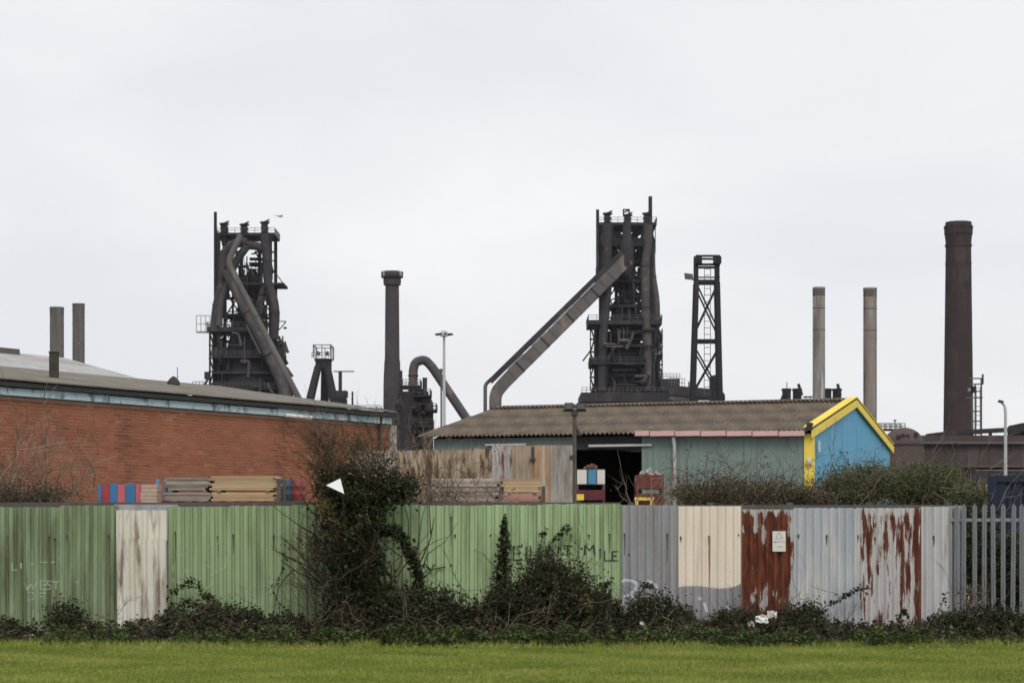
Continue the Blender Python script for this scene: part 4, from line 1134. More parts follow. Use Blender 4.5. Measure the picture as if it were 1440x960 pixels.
def bleeder(t, fr, px, y0, y1, w=8, dy=0):
    """relief valve stack on the furnace top"""
    k = fr.k
    o = pipe(t, fr, [(px, y1 + 14, dy), (px, y0 + 6, dy)], w * .33, M_st_black, 'bleeder_stack', 10)
    mb = MB()
    for i, yy in enumerate(np.linspace(y0 + 2, y1 - 3, 3)):
        ww = w * (.62 - .1 * (i == 1)); mb.lathe((fr(px, 0).x, fr.D + dy), [(ww * k, fr(0, yy + 2).z), (ww * k, fr(0, yy).z)], 10)
    mb.build('valve_head', M_st_black, o)
    mb = MB(); mb.beam(fr(px - w * .45, y0 + 4, dy), fr(px + w * .6, y0 - 1, dy), .35); mb.box(fr(px - w * .42, y1 - 1, dy - .8), fr(px + w * .36, y0 + 4, dy + .8))
    mb.build('valve_lever', M_st_black, o)
def clutter(t, fr, x0, x1, y0, y1, n, d=5.0, rmin=.6, rmax=2.2, m=None, seed=1, name='service_pipe'):
    """pipe runs, ducts and equipment inside the steel frame: each its own part"""
    r_ = random.Random(seed)
    for k in range(n):
        x, y, dy = r_.uniform(x0, x1), r_.uniform(y0, y1), r_.uniform(-d, d)
        q = r_.random(); rr = r_.uniform(rmin, rmax)
        if q < .40: pts = [(x, y, dy), (x, min(y1, y + r_.uniform(15, 45)), dy)]
        elif q < .65: pts = [(x, y, dy), (min(x1, x + r_.uniform(10, 35)), y, dy)]
        elif q < .85: pts = [(x, y, dy), (min(x1, x + r_.uniform(6, 18)), y, dy), (min(x1, x + r_.uniform(6, 18)) , y + r_.uniform(10, 25), dy)]
        else: pts = [(x, y, dy), (x + r_.uniform(-14, 14), y + r_.uniform(10, 24), dy)]
        if abs(pts[0][0] - pts[1][0]) + abs(pts[0][1] - pts[1][1]) < 3: continue
        pipe(t, fr, pts, rr, r_.choice((M_st_black, M_st_dark, M_st_dark, M_st_pipe)) if m is None else m, name, 8)
def cross(t, fr, x0, y0, x1, y1, dy, w=.35, m=None):
    for a, b in (((x0, y0, dy), (x1, y1, dy)), ((x0, y1, dy), (x1, y0, dy))):
        mb = MB(); mb.beam(fr(*a), fr(*b), w); mb.build('brace', m or M_st_black, t)
def ladder_tower(t, fr, px, y0, y1, wpx, dy=-5, flights=5):
    mb = MB(); k = fr.k
    for s in (-.5, .5):
        for e in (-.8, .8): mb.beam(fr(px + wpx * s, y0, dy + e), fr(px + wpx * s, y1, dy + e), .22)
    for i in range(flights):
        a, b = y0 + (y1 - y0) * i / flights, y0 + (y1 - y0) * (i + 1) / flights
        mb.box(fr(px - wpx * .7, b + .8, dy - .9), fr(px + wpx * .7, b - .8, dy + .9))
        mb.beam(fr(px - wpx * .5 * (-1) ** i, a, dy), fr(px + wpx * .5 * (-1) ** i, b, dy), .35)
    mb.build('stair_tower', M_st_dark, t)

GND = lambda fr: HOR + EYE / fr.k                     # pixel row of the ground in a frame
# ---------------------------------------------------------------- blast furnace with the long downcomer to its left
f2 = Frame(520.0)
b2 = new_thing('blast_furnace', 'taller dark blast furnace with long conveyor gallery sloping down to the shed roof', 'blast furnace', f2(878, GND(f2)), 'blast furnaces')
for px in (846, 914):
    for dy in (-6, 6):
        mb = MB(); mb.beam(f2(px, GND(f2), dy), f2(px, 318, dy), .85); mb.build('column', M_st_black, b2)
for px in (868, 893):
    mb = MB(); mb.beam(f2(px, GND(f2), 5), f2(px, 340, 5), .8); mb.build('column', M_st_black, b2)
for (y, x0, x1, th, dd) in [(320, 840, 921, 4, 6.5), (347, 846, 905, 3, 4), (372, 860, 916, 2.5, 3), (398, 846, 912, 5, 5), (433, 846, 900, 3.5, 5), (457, 826, 928, 6, 7.5), (490, 850, 915, 2.5, 8), (514, 829, 905, 3, 8)]:
    platform(b2, f2, y, x0, x1, th, dd, rails=y in (320, 398, 457, 514))
mb = MB(); mb.box(f2(815, 569, -12), f2(968, 556, 12)); o = mb.build('cast_house_roof', M_st_dark, b2)
mb = MB(); rail(mb, [f2(816, 556, -11.5), f2(966, 556, -11.5)], 1.2, .11, 24); mb.build('railing', M_st_rail, o)
mb = MB(); mb.box(f2(837, GND(f2), -6), f2(940, 571, 10)); mb.build('cast_house', M_st_black, b2)
for px in (824, 831, 955, 963):
    mb = MB(); mb.beam(f2(px, GND(f2), -10), f2(px, 571, -10), .9); mb.build('cast_house_post', M_st_dark, b2)
mb = MB(); mb.box(f2(925, 553, -9), f2(952, 536, 0)); o = mb.build('switch_room', M_st_dark, b2)
mb = MB(); rail(mb, [f2(925, 536, -9), f2(952, 536, -9)], 1.2, .1, 6); mb.build('railing', M_st_rail, o)
mb = MB(); mb.lathe((f2(878, 0).x, 520), [(30 * f2.k, 0), (32 * f2.k, f2(0, 560).z), (31 * f2.k, f2(0, 540).z), (26 * f2.k, f2(0, 500).z), (20 * f2.k, f2(0, 462).z), (14 * f2.k, f2(0, 440).z), (10 * f2.k, f2(0, 425).z)], 24); mb.build('furnace_shell', M_st_black, b2)
for yy in (470, 500, 530):
    mb = MB(); mb.lathe((f2(878, 0).x, 520), [(36 * f2.k, f2(0, yy + 2).z), (36 * f2.k, f2(0, yy - 2).z)], 20); mb.build('ring_walkway', M_st_dark, b2)
mb = MB(); mb.lathe((f2(880, 0).x, 520), [(5 * f2.k, f2(0, 425).z), (13 * f2.k, f2(0, 402).z), (13 * f2.k, f2(0, 380).z), (6 * f2.k, f2(0, 366).z), (9 * f2.k, f2(0, 356).z), (9 * f2.k, f2(0, 345).z)], 16); mb.build('charging_hopper', M_st_black, b2)
pipe(b2, f2, [(839, 300, -6), (839, 402, -6)], 2.2, M_st_dark, 'vent_stack')
pipe(b2, f2, [(913, 280, -4), (913, 345, -4)], 2.7, M_st_dark, 'vent_stack')
for px, y0 in ((853, 302), (881, 304), (908, 302)): bleeder(b2, f2, px, y0, 320, 11, -5)
mb = MB(); 
for a, b in (((877, 303), (877, 294)), ((885, 303), (885, 294)), ((876, 294), (886, 294)), ((877, 298), (885, 295)), ((877, 303), (886, 299))): mb.beam(f2(*a, 1), f2(*b, 1), .32)
mb.build('hoist_frame', M_st_dark, b2)
pipe(b2, f2, [(853, 322, -6.6), (853, 400, -6.6), (849, 450, -6.6), (846, 480, -6.6), (845, 552, -6.6)], 6.2, M_st_upt, 'uptake', flanges=3)
pipe(b2, f2, [(862, 330, 3), (862, 372, 3), (873, 398, 3), (878, 425, 3)], 5, M_st_dark, 'uptake', flanges=1)
pipe(b2, f2, [(909, 322, -6.6), (909, 352, -6.6), (905, 372, -6.6), (905, 440, -6.6), (908, 475, -6.6), (908, 552, -6.6)], 6.2, M_st_pipe, 'uptake', flanges=3)
pipe(b2, f2, [(914, 340, -5), (915, 388, -5), (921, 425, -5), (921.5, 455, -5), (914, 490, -5), (914, 552, -5)], 5.0, M_st_pipe, 'uptake', flanges=3)
pipe(b2, f2, [(880, 400, -4), (880, 345, -4), (868, 333, -4), (854, 328, -4)], 4.5, M_st_dark, 'crossover_pipe')
pipe(b2, f2, [(884, 352, -3), (890, 332, -3), (906, 326, -3)], 4.5, M_st_dark, 'crossover_pipe')
dcp = bend([f2(*p) for p in ((881, 370, -8), (866, 385, -8), (708, 543, -9), (697, 557, -9), (696.5, GND(f2), -9))], 5)
mb = MB(); mb.tube(dcp, 8.7 * f2.k * 1.38, 4, smooth=False, rot=math.pi / 4); dc = mb.build('conveyor_gallery', M_st_gallery, b2, 'weathered flat sided conveyor gallery')
for k in range(1, 14):                                   # seams between the cladding panels
    x = 868 - (868 - 708) * k / 14; c_ = f2(x, 1251 - x, -8 - k / 14); d_ = (f2(700, 551, -9) - f2(866, 385, -8)).normalized() * (.10 if k % 3 else .24)
    mb = MB(); mb.tube([c_ - d_, c_ + d_], 8.7 * f2.k * 1.38 * 1.035, 4, smooth=False, rot=math.pi / 4); mb.build('panel_seam', M_st_dark if k % 3 == 0 else M_st_pipe, dc)
mb = MB()
mb.beam(f2(872, 362, -8.4), f2(690, 540, -9), 2.2, 1.25)
mb.build('inclined_walkway', M_st_dark, dc)
for (a, b) in ((832, 812), (800, 776), (764, 745), (733, 712)):
    mb = MB(); q = lambda x: f2(x + 2.4, 1234 - x + 2.4, -10.1); mb.beam(q(a), q(b), .1, .45); mb.build('walkway_panel', M_st_light, dc)
pipe(b2, f2, [(691, 537, -9), (683, 544, -9), (683, GND(f2), -9)], 2.6, M_st_gallery, 'drain_pipe')
for (x0, x1, y0, y1) in ((846, 868, 350, 396), (893, 914, 350, 396), (846, 868, 400, 431), (893, 914, 400, 431), (846, 880, 435, 455), (880, 914, 435, 455), (846, 868, 460, 512), (893, 914, 460, 512)):
    cross(b2, f2, x0, y0, x1, y1, 6)
for (x0, x1, y0, y1) in ((846, 914, 400, 431), (868, 893, 347, 372)): cross(b2, f2, x0, y0, x1, y1, -6, .3)
clutter(b2, f2, 856, 906, 335, 450, 44, 5, .8, 2.6, seed=3)
clutter(b2, f2, 848, 918, 458, 548, 70, 8.8, .8, 3.4, seed=8)
clutter(b2, f2, 838, 924, 458, 552, 40, 9, .35, .9, seed=81, m=M_st_rail)
mb = MB(); mb.lathe((f2(879, 0).x, 512), [(5 * f2.k, f2(0, 392).z), (9.6 * f2.k, f2(0, 380).z), (9.6 * f2.k, f2(0, 350).z), (6.5 * f2.k, f2(0, 340).z), (5 * f2.k, f2(0, 318).z)], 16); mb.build('gas_collector', M_st_dark, b2)
mb = MB(); mb.beam(f2(843, 346, -6.8), f2(915, 346, -6.8), .7, 2.0); mb.build('head_girder', M_st_black, b2)
for (xa, xb) in ((848, 843), (858, 863), (904, 899), (911, 917)):
    mb = MB(); mb.beam(f2(xa, 322, -6.4), f2(xb, 346, -6.4), .7); mb.build('raking_strut', M_st_black, b2)
clutter(b2, f2, 846, 924, 460, 552, 60, 9.5, .7, 2.4, seed=82)
clutter(b2, f2, 818, 965, 540, 560, 24, 11, .8, 2.6, seed=84)
for (px, y0, rr_, dy_) in ((838.5, 464, 3.4, -3), (842, 470, 3.0, 3), (920, 462, 4.4, -2), (916, 470, 3.8, 4), (924, 500, 2.6, -4)): pipe(b2, f2, [(px, y0, dy_), (px, 556, dy_)], rr_, M_st_dark, 'riser', 10, flanges=3)
clutter(b2, f2, 832, 850, 464, 552, 22, 6, .6, 2.0, seed=87)
clutter(b2, f2, 908, 929, 464, 552, 26, 6, .6, 2.2, seed=88)
clutter(b2, f2, 838, 866, 330, 400, 12, 6, .5, 1.4, seed=89, m=M_st_black)
clutter(b2, f2, 845, 918, 325, 455, 40, 6.8, .5, 1.8, seed=86)
clutter(b2, f2, 862, 900, 350, 455, 40, 7, .4, 1.3, seed=83, m=M_st_black)
clutter(b2, f2, 858, 902, 345, 455, 26, 6.5, .5, 1.1, seed=31, m=M_st_rail)
r_ = random.Random(4)
for k in range(26):
    x, y = r_.uniform(846, 906), r_.uniform(440, 545); w_, h_ = r_.uniform(6, 20), r_.uniform(4, 16)
    dy = r_.uniform(-7.5, 4); mb = MB(); mb.box(f2(x, y + h_, dy), f2(min(919, x + w_), y, dy + 3)); mb.build('equipment_box', r_.choice((M_st_black, M_st_dark, M_st_dark)), b2)
for k in range(10):
    x, y = r_.uniform(850, 900), r_.uniform(340, 430); mb = MB(); mb.box(f2(x, y + r_.uniform(4, 10), 1), f2(x + r_.uniform(5, 14), y, 4)); mb.build('equipment_box', M_st_black, b2)
ladder_tower(b2, f2, 832, 462, 550, 5.5); ladder_tower(b2, f2, 926.5, 465, 540, 5, flights=6)
mb = MB(); mb.box(f2(827, 515, -7), f2(838, 506, -4)); mb.build('landing', M_st_dark, b2)
mb = MB(); mb.beam(f2(917, 347, 0), f2(921.5, 345, 0), .5); mb.tube([f2(919.5, 322, -5), f2(919.5, 360, -5)], .12, 5); mb.build('hanging_line', M_st_dark, b2)

# ---------------------------------------------------------------- second furnace, behind the brick building
f1 = Frame(545.0)
b1 = new_thing('blast_furnace', 'dark blast furnace with steep downcomer pipe behind the brick building roof', 'blast furnace', f1(350, GND(f1)), 'blast furnaces')
for px in (312, 384):
    for dy in (-6, 6):
        mb = MB(); mb.beam(f1(px, GND(f1), dy), f1(px, 334, dy), .8); mb.build('column', M_st_black, b1)
for px in (336, 362):
    mb = MB(); mb.beam(f1(px, GND(f1), 5), f1(px, 350, 5), .8); mb.build('column', M_st_black, b1)
for (y, x0, x1, th, dd) in [(333.5, 307, 390, 3.5, 6), (372, 352, 380, 2.5, 3), (402, 338, 402, 3, 5), (445, 312, 375, 3, 5), (466, 296, 362, 6, 7), (505, 304, 398, 3, 8), (527, 304, 400, 3, 8)]:
    platform(b1, f1, y, x0, x1, th, dd, rails=y in (333.5, 466, 505))
mb = MB(); mb.beam(f1(387, 383, -6), f1(401, 401, -6), .25); mb.build('davit_stay', M_st_dark, b1)
mb = MB(); mb.lathe((f1(350, 0).x, 545), [(44 * f1.k, 0), (44 * f1.k, f1(0, 540).z), (34 * f1.k, f1(0, 505).z), (26 * f1.k, f1(0, 470).z), (16 * f1.k, f1(0, 440).z), (9 * f1.k, f1(0, 420).z)], 24); mb.build('furnace_shell', M_st_black, b1)
mb = MB(); mb.box(f1(304, GND(f1), -3), f1(399, 536, 9)); mb.build('cast_house', M_st_black, b1)
mb = MB(); mb.lathe((f1(355, 0).x, 545), [(6 * f1.k, f1(0, 425).z), (12 * f1.k, f1(0, 405).z), (12 * f1.k, f1(0, 390).z), (4 * f1.k, f1(0, 378).z)], 14); mb.build('charging_hopper', M_st_black, b1)
pipe(b1, f1, [(307.5, 303, -6), (307.5, 440, -6)], 2.2, M_st_black, 'vent_stack')
for px, y0 in ((319, 316), (347, 317), (375.5, 314)): bleeder(b1, f1, px, y0, 334, 11, -5)
pipe(b1, f1, [(319, 320, -3), (319, 365, -3)], 4.0, M_st_dark, 'bleeder_pipe')
pipe(b1, f1, [(376, 335, -6.3), (377, 348, -6.5), (380, 372, -6.5), (380, 400, -6.5), (389, 425, -6.5), (391.5, 445, -6.5), (389, 480, -6.5)], 6.2, M_st_upt, 'uptake', flanges=3)
pipe(b1, f1, [(352, 346, -6.5), (332, 347, -6.5), (319, 362, -6.5), (318, 400, -6.5), (309, 438, -6.5), (307, 470, -6.5)], 6.5, M_st_upt, 'uptake', flanges=3)
pipe(b1, f1, [(346, 349, -6), (366, 350, -6), (379, 358, -6), (381, 380, -6)], 6, M_st_upt, 'uptake')
pipe(b1, f1, [(376, 404, -4), (369, 425, -4), (367, 450, -4)], 5.5, M_st_pipe, 'uptake')
pipe(b1, f1, [(326, 398, -7), (316, 425, -7), (313, 462, -7)], 4.6, M_st_pipe, 'uptake')
pipe(b1, f1, [(352, 352, -7.2), (340, 368, -7.5), (328, 392, -8)], 5.6, M_st_upt, 'downcomer_head', 14)
dc1 = pipe(b1, f1, [(327, 386, -8), (334, 400, -8.5), (402, 535, -9.5), (409, 560, -9.5), (410, GND(f1), -9.5)], 9.6, M_st_pipe, 'downcomer', 16, flanges=5, r=5)
pipe(b1, f1, [(345, 338, -9.5), (327.5, 376, -10), (422, 556, -10.5), (437, 585, -10.5), (445, GND(f1), -10.5)], 4.4, M_st_gallery, 'skip_incline', 10, r=2)
mb = MB(); mb.beam(f1(353, 462, -10.2), f1(373, 502, -10.2), .15, .4); mb.build('walkway_panel', M_st_rail, dc1)
clutter(b1, f1, 322, 380, 352, 460, 34, 5, .8, 2.4, seed=13)
clutter(b1, f1, 308, 396, 470, 556, 60, 9.6, .8, 3.4, seed=18)
clutter(b1, f1, 304, 400, 470, 556, 36, 9.6, .35, .9, seed=181, m=M_st_rail)
clutter(b1, f1, 306, 400, 470, 556, 50, 10, .7, 2.4, seed=182)
clutter(b1, f1, 306, 396, 525, 562, 30, 8, .8, 3.0, seed=185)
for (px, y0, rr_, dy_) in ((306, 470, 3.6, -3), (310, 474, 3.2, 3), (394, 480, 4.2, -2), (398, 500, 3.0, 3)): pipe(b1, f1, [(px, y0, dy_), (px, 565, dy_)], rr_, M_st_dark, 'riser', 10, flanges=3)
clutter(b1, f1, 298, 316, 470, 556, 20, 6, .6, 2.0, seed=187)
clutter(b1, f1, 382, 402, 450, 556, 26, 6, .6, 2.2, seed=188)
platform(b1, f1, 549, 304, 402, 2.5, 8.5, posts=16)
clutter(b1, f1, 310, 388, 338, 455, 40, 6.8, .5, 1.8, seed=186)
clutter(b1, f1, 334, 380, 352, 455, 44, 6.5, .4, 1.3, seed=183, m=M_st_black)
clutter(b1, f1, 306, 340, 400, 462, 14, 6.5, .5, 1.6, seed=184, m=M_st_dark)
clutter(b1, f1, 336, 382, 352, 440, 16, 6, .5, 1.0, seed=41, m=M_st_rail)
r_ = random.Random(14)
for k in range(24):
    x, y = r_.uniform(308, 385), r_.uniform(440, 545); w_, h_ = r_.uniform(6, 20), r_.uniform(4, 16); dy = r_.uniform(-7, 4)
    mb = MB(); mb.box(f1(x, y + h_, dy), f1(min(396, x + w_), y, dy + 3)); mb.build('equipment_box', r_.choice((M_st_black, M_st_dark, M_st_dark)), b1)
for (x0, x1, y0, y1) in ((312, 336, 405, 442), (362, 384, 375, 400), (362, 384, 405, 442), (336, 362, 405, 442), (312, 336, 350, 400)): cross(b1, f1, x0, y0, x1, y1, 6)
ladder_tower(b1, f1, 301.5, 470, 560, 5); ladder_tower(b1, f1, 398, 475, 530, 5)
mb = MB(); rail(mb, [f1(281, 470, -6), f1(300, 470, -6)], 23 * f1.k, .16, 3); mb.beam(f1(281, 470, -6), f1(300, 470, -6), .5); o = mb.build('side_cage', M_st_light, b1)
mb = MB(); mb.box(f1(276, 550, -6), f1(302, 547, -3)); rail(mb, [f1(276, 547, -6), f1(300, 547, -6)], 1.5, .14, 5); mb.beam(f1(289, 549, -6), f1(299, 532, -6), .5); mb.box(f1(292, 535, -6), f1(299, 525, -4)); mb.build('side_landing', M_st_dark, b1)

# ---------------------------------------------------------------- plain stacks
def stack_mat(name, c, dark, light, seed):
    return mat(name, c, tuple(v * .72 for v in c), .8, (1.2, 1.2, .06), .85, stain=dark, st_scale=.55, st_stretch=(1.3, 1.3, .12), st_lo=.52, st_hi=.64, st_amt=.9, stain2=light, st2_scale=.9, st2_stretch=(1.2, 1.2, .07), st2_lo=.56, st2_hi=.68, seed=seed)
M_stack_pale = stack_mat('stack_pale', (0.30, 0.285, 0.265), (0.15, 0.12, 0.105), (0.50, 0.49, 0.475), 1.0)
M_stack_rust = stack_mat('stack_rusty', (0.26, 0.225, 0.195), (0.12, 0.08, 0.063), (0.40, 0.37, 0.335), 5.0)
M_stack_grey = stack_mat('stack_grey', (0.14, 0.128, 0.118), (0.085, 0.072, 0.066), (0.21, 0.195, 0.18), 9.0)
M_stack_soot = stack_mat('stack_sooty_top', (0.12, 0.105, 0.096), (0.06, 0.05, 0.046), (0.20, 0.18, 0.165), 3.0)
def stack(label, D, px, w, top, m, name='steel_stack', group='plain steel stacks'):
    fr = Frame(D); k = fr.k; c = fr(px, 0)
    t = new_thing(name, label, 'stack', (c.x, D, 0), group)
    r = w / 2 * k; zt = fr(0, top).z
    n = 5
    for i in range(n):
        z0, z1 = zt * i / n, zt * (i + 1) / n
        prof = [(r, z0), (r, z1 - .12), (r * 1.03, z1 - .12), (r * 1.03, z1 - .004)] if i < n - 1 else [(r, z0), (r, z1 - .35), (r * 1.04, z1 - .35), (r * 1.04, z1), (r * .9, z1), (r * .9, z1 - 1.5)]
        mb = MB(); mb.lathe((c.x, D), prof, 24); mb.build('shaft_section', m, t)
    for zz in (zt * .83, zt * .915):
        mb = MB(); mb.lathe((c.x, D), [(r * 1.015, zz), (r * 1.015, zz + .22)], 24); mb.build('band', M_stack_soot, t)
    mb = MB(); mb.lathe((c.x, D), [(r * 1.012, zt * .965), (r * 1.012, zt - .36)], 24); mb.build('sooty_collar', M_stack_soot, t)
    return t, fr
stack('pale streaked steel stack rising behind the shed roof', 420, 1151.5, 17.5, 404, M_stack_pale)
stack('rusty beige steel stack behind the yellow gable peak', 420, 1223.5, 19, 405, M_stack_rust)
stack('grey brown stack, the shorter one above the pale roofed hall', 420, 80, 19.5, 432, M_stack_grey)
stack('grey brown stack, the taller slimmer one above the pale roofed hall', 430, 110.5, 17, 427, M_stack_grey)

# dark chimney with gallery
fr = Frame(450); c = fr(551.5, 0); k = fr.k
M_chim_dark = steel('dark_chimney', (0.060, 0.052, 0.054), (0.044, 0.038, 0.041))
t = new_thing('dark_chimney', 'dark round chimney with railed gallery at its top', 'chimney', (c.x, 450, 0))
z = lambda y: fr(0, y).z
mb = MB(); mb.lathe((c.x, 450), [(13.8 * k, 0), (12.3 * k, z(540)), (11.2 * k, z(512)), (11.2 * k, z(509)), (10.4 * k, z(505)), (9.6 * k, z(401))], 28); mb.build('shaft', M_chim_dark, t)
mb = MB(); mb.lathe((c.x, 450), [(12 * k, z(401)), (12.6 * k, z(394)), (12.2 * k, z(391))], 28); mb.build('collar', M_chim_dark, t)
mb = MB(); mb.lathe((c.x, 450), [(15.4 * k, z(390.5)), (15.4 * k, z(388.5))], 28); o = mb.build('gallery', M_st_dark, t)
mb = MB(); n = 16
for i in range(n):
    a, b = 2 * math.pi * i / n, 2 * math.pi * (i + 1) / n
    p = [Vector((c.x + 15 * k * math.cos(q), 450 + 15 * k * math.sin(q), z(388.5))) for q in (a, b)]
    mb.beam(p[0], p[0] + Vector((0, 0, 6 * k)), .14)
    for h_ in (3 * k, 6 * k): mb.beam(p[0] + Vector((0, 0, h_)), p[1] + Vector((0, 0, h_)), .14)
mb.build('railing', M_st_rail, o)
mb = MB(); mb.lathe((c.x, 450), [(10.4 * k, z(388)), (10.4 * k, z(381.5)), (9 * k, z(381.5)), (9 * k, z(386))], 24); mb.build('rim', M_chim_dark, t)

# tapering brick chimney
fr = Frame(380); c = fr(1347.8, 0); k = fr.k
M_chim_brick = mat('sooty_brick', (0.050, 0.034, 0.033), (0.036, 0.026, 0.026), .3, (1, 1, .8), .95, bump=.1, stain=(0.062, 0.046, 0.042), st_scale=.5, st_stretch=(1, 1, .25), st_lo=.55, st_hi=.7, stain2=(0.03, 0.024, 0.024), st2_scale=.22, st2_lo=.55, st2_hi=.66)
t = new_thing('brick_chimney', 'tall tapering dark brick chimney with flared top', 'chimney', (c.x, 380, 0))
mb = MB(); prof = [(24 * k, 0)]
def rr(y): return (17.6 + (y - 345) / 267 * 3.3) * k
for y in range(736, 346, -6): prof += [(rr(y), z(y)), (rr(y) * 1.004, z(y - 5.4)), (rr(y) * .996, z(y - 5.7))]
z = lambda y: fr(0, y).z
prof = [(24 * k, 0)]
for y in range(736, 350, -6): prof += [(rr(y), z(y)), (rr(y - 5), z(y - 5.2))]
mb.lathe((c.x, 380), prof + [(rr(345), z(345))], 32); mb.build('shaft', M_chim_brick, t)
for (y0, y1, r0, r1) in ((372, 369.5, 18.4, 18.4), (347, 343.5, 18.7, 18.7), (343.5, 330, 17.5, 19.0), (330, 321, 19.6, 19.8), (321, 318, 20.3, 20.3), (318, 312.5, 18.4, 18.2)):
    mb = MB(); mb.lathe((c.x, 380), [(r0 * k, z(y0)), (r1 * k, z(y1 + .2))], 32); mb.build('brick_band', M_chim_brick, t)
mb = MB(); mb.lathe((c.x, 380), [(19.9 * k, z(561)), (19.8 * k, z(558))], 32); mb.build('iron_band', M_st_black, t)
# lattice gantry beside it
fr = Frame(330)
t = new_thing('access_tower', 'light steel access tower with ladder beside the brick chimney', 'tower', fr(1373, GND(fr)))
for px in (1367, 1371.5, 1380):
    mb = MB(); mb.beam(fr(px, GND(fr), 0), fr(px, 531 if px > 1375 else 540, 0), .22); mb.build('upright', M_st_rail, t)
for (a, b, y) in ((1364, 1382, 532), (1364, 1382, 540), (1358, 1382, 559), (1366, 1381, 578), (1366, 1381, 592), (1366, 1381, 550)):
    mb = MB(); mb.beam(fr(a, y, 0), fr(b, y, 0), .2); mb.build('crosspiece', M_st_rail, t)
mb = MB(); ladder(mb, fr(1376, 610, .2), fr(1376, 545, .2), .6, .1, 1.2); mb.build('ladder', M_st_light, t)
mb = MB(); mb.box(fr(1366, 552, -.5), fr(1371, 543, .5)); mb.build('equipment_box', M_st_black, t)
mb = MB(); mb.tube([fr(1362.5, 550, -.3), fr(1362.5, 546, -.3)], .25, 8); mb.build('floodlight', M_st_light, t)
mb = MB(); mb.beam(fr(1382, 540, 0), fr(1382, 526, 0), .25); mb.build('aerial', M_st_dark, t)

# ---------------------------------------------------------------- lattice floodlight tower
fr = Frame(330); k = fr.k
M_tower = steel('black_lattice', (0.022, 0.022, 0.024), (0.016, 0.016, 0.018))
t = new_thing('floodlight_tower', 'black lattice floodlight tower with cross bracing and ladder', 'tower', fr(993, GND(fr)))
hw = lambda y: 14.6 + (y - 398) / 172 * 6.2
xl = lambda y: 993.5 - hw(y) + (y - 398) / 172 * 0
levels = [398, 480, 560]
for s in (-1, 1):
    for dy in (-1.7, 1.7):
        mb = MB(); mb.beam(fr(993.5 + s * 14.6, 398, dy), fr(993.5 + s * (14.6 + (GND(fr) - 398) / 172 * 4.6) - 1.5, GND(fr), dy * 1.6), .62); mb.build('leg', M_tower, t)
def lx(s, y): return 993.5 + s * 14.6 + (s * (y - 398) / 172 * 4.6 - 1.5 * (y - 398) / (GND(fr) - 398))
for dy in (-1.8, 1.8):
    for (y0, y1) in ((402, 468), (490, 553)):
        for s in (-1, 1):
            mb = MB(); mb.beam(fr(lx(s, y0), y0, dy), fr(lx(-s, y1), y1, dy), .24); mb.build('brace', M_tower, t)
    for y in (397, 480, 560):
        mb = MB(); mb.beam(fr(lx(-1, y), y, dy), fr(lx(1, y), y, dy), .4); mb.build('crosspiece', M_tower, t)
for s in (-1, 1):
    for dy in (-1.7, 1.7):
        mb = MB(); mb.beam(fr(993.5 + s * 14.8, 398, dy), fr(993.5 + s * 14.8, 362, dy), .45); mb.build('head_post', M_tower, t)
for y, h_ in ((392, .2), (374, .35), (362, .3)):
    for dy in (-1.8, 1.8):
        mb = MB(); mb.beam(fr(977, y, dy), fr(1011, y, dy), h_); mb.build('head_rail', M_tower, t)
for (a, b) in ((974, 986), (1001, 1013)):
    for j in range(2):
        mb = MB(); mb.box(fr(a + j * 6, 373, -2.4), fr(a + j * 6 + 5.4, 363, -1.9)); mb.build('floodlight', M_tower, t)
mb = MB(); mb.obox(fr(962, 394, -1.8), (1.3, 0, -.15), (0, .4, 0), (-.1, 0, .9)); o = mb.build('side_floodlight', M_st_rail, t)
mb = MB(); mb.beam(fr(972, 394, -1.6), fr(978, 396, -1.6), .25); mb.build('lamp_arm', M_tower, t)
mb = MB(); ladder(mb, fr(994, GND(fr), 0), fr(995, 378, 0), .95, .09, 1.0); mb.build('ladder', M_st_rail, t)
tk = new_thing('small_tank', 'dark upright tank standing against the lattice floodlight tower', 'tank', fr(1011, GND(fr), 6))
mb = MB(); mb.lathe((fr(1011, 0).x, 336), [(8.6 * k, 0), (8.6 * k, fr(0, 528).z), (7 * k, fr(0, 525).z), (2 * k, fr(0, 523).z)], 18); mb.build('shell', M_st_dark, tk)
mb = MB(); mb.tube(bend([fr(1013, 549, 6), fr(1023, 549, 6), fr(1023, GND(fr), 6)], .6), .24, 8); mb.build('pipe', M_st_dark, tk)
# conveyor bridge running from the furnace to the tower
fr = Frame(500)
cb = new_thing('conveyor_bridge', 'dark conveyor bridge between the taller furnace and floodlight tower', 'bridge', fr(985, GND(fr)))
mb = MB(); mb.beam(fr(938, 551, -6), fr(1006, 557, -6), 3.0, 2.2); mb.build('gallery', M_st_dark, cb)
mb = MB(); mb.beam(fr(938, 562, -6), fr(978, 566, -6), 2.5, 1.0); mb.build('lower_belt', M_st_pipe, cb)
for px in (962, 1004):
    mb = MB(); mb.beam(fr(px, GND(fr), -6), fr(px, 556, -6), 1.0); mb.build('trestle', M_st_dark, cb)
mb = MB(); rail(mb, [fr(938, 545, -6), fr(960, 547, -6)], 2.0, .12, 6); mb.build('railing', M_st_rail, cb)

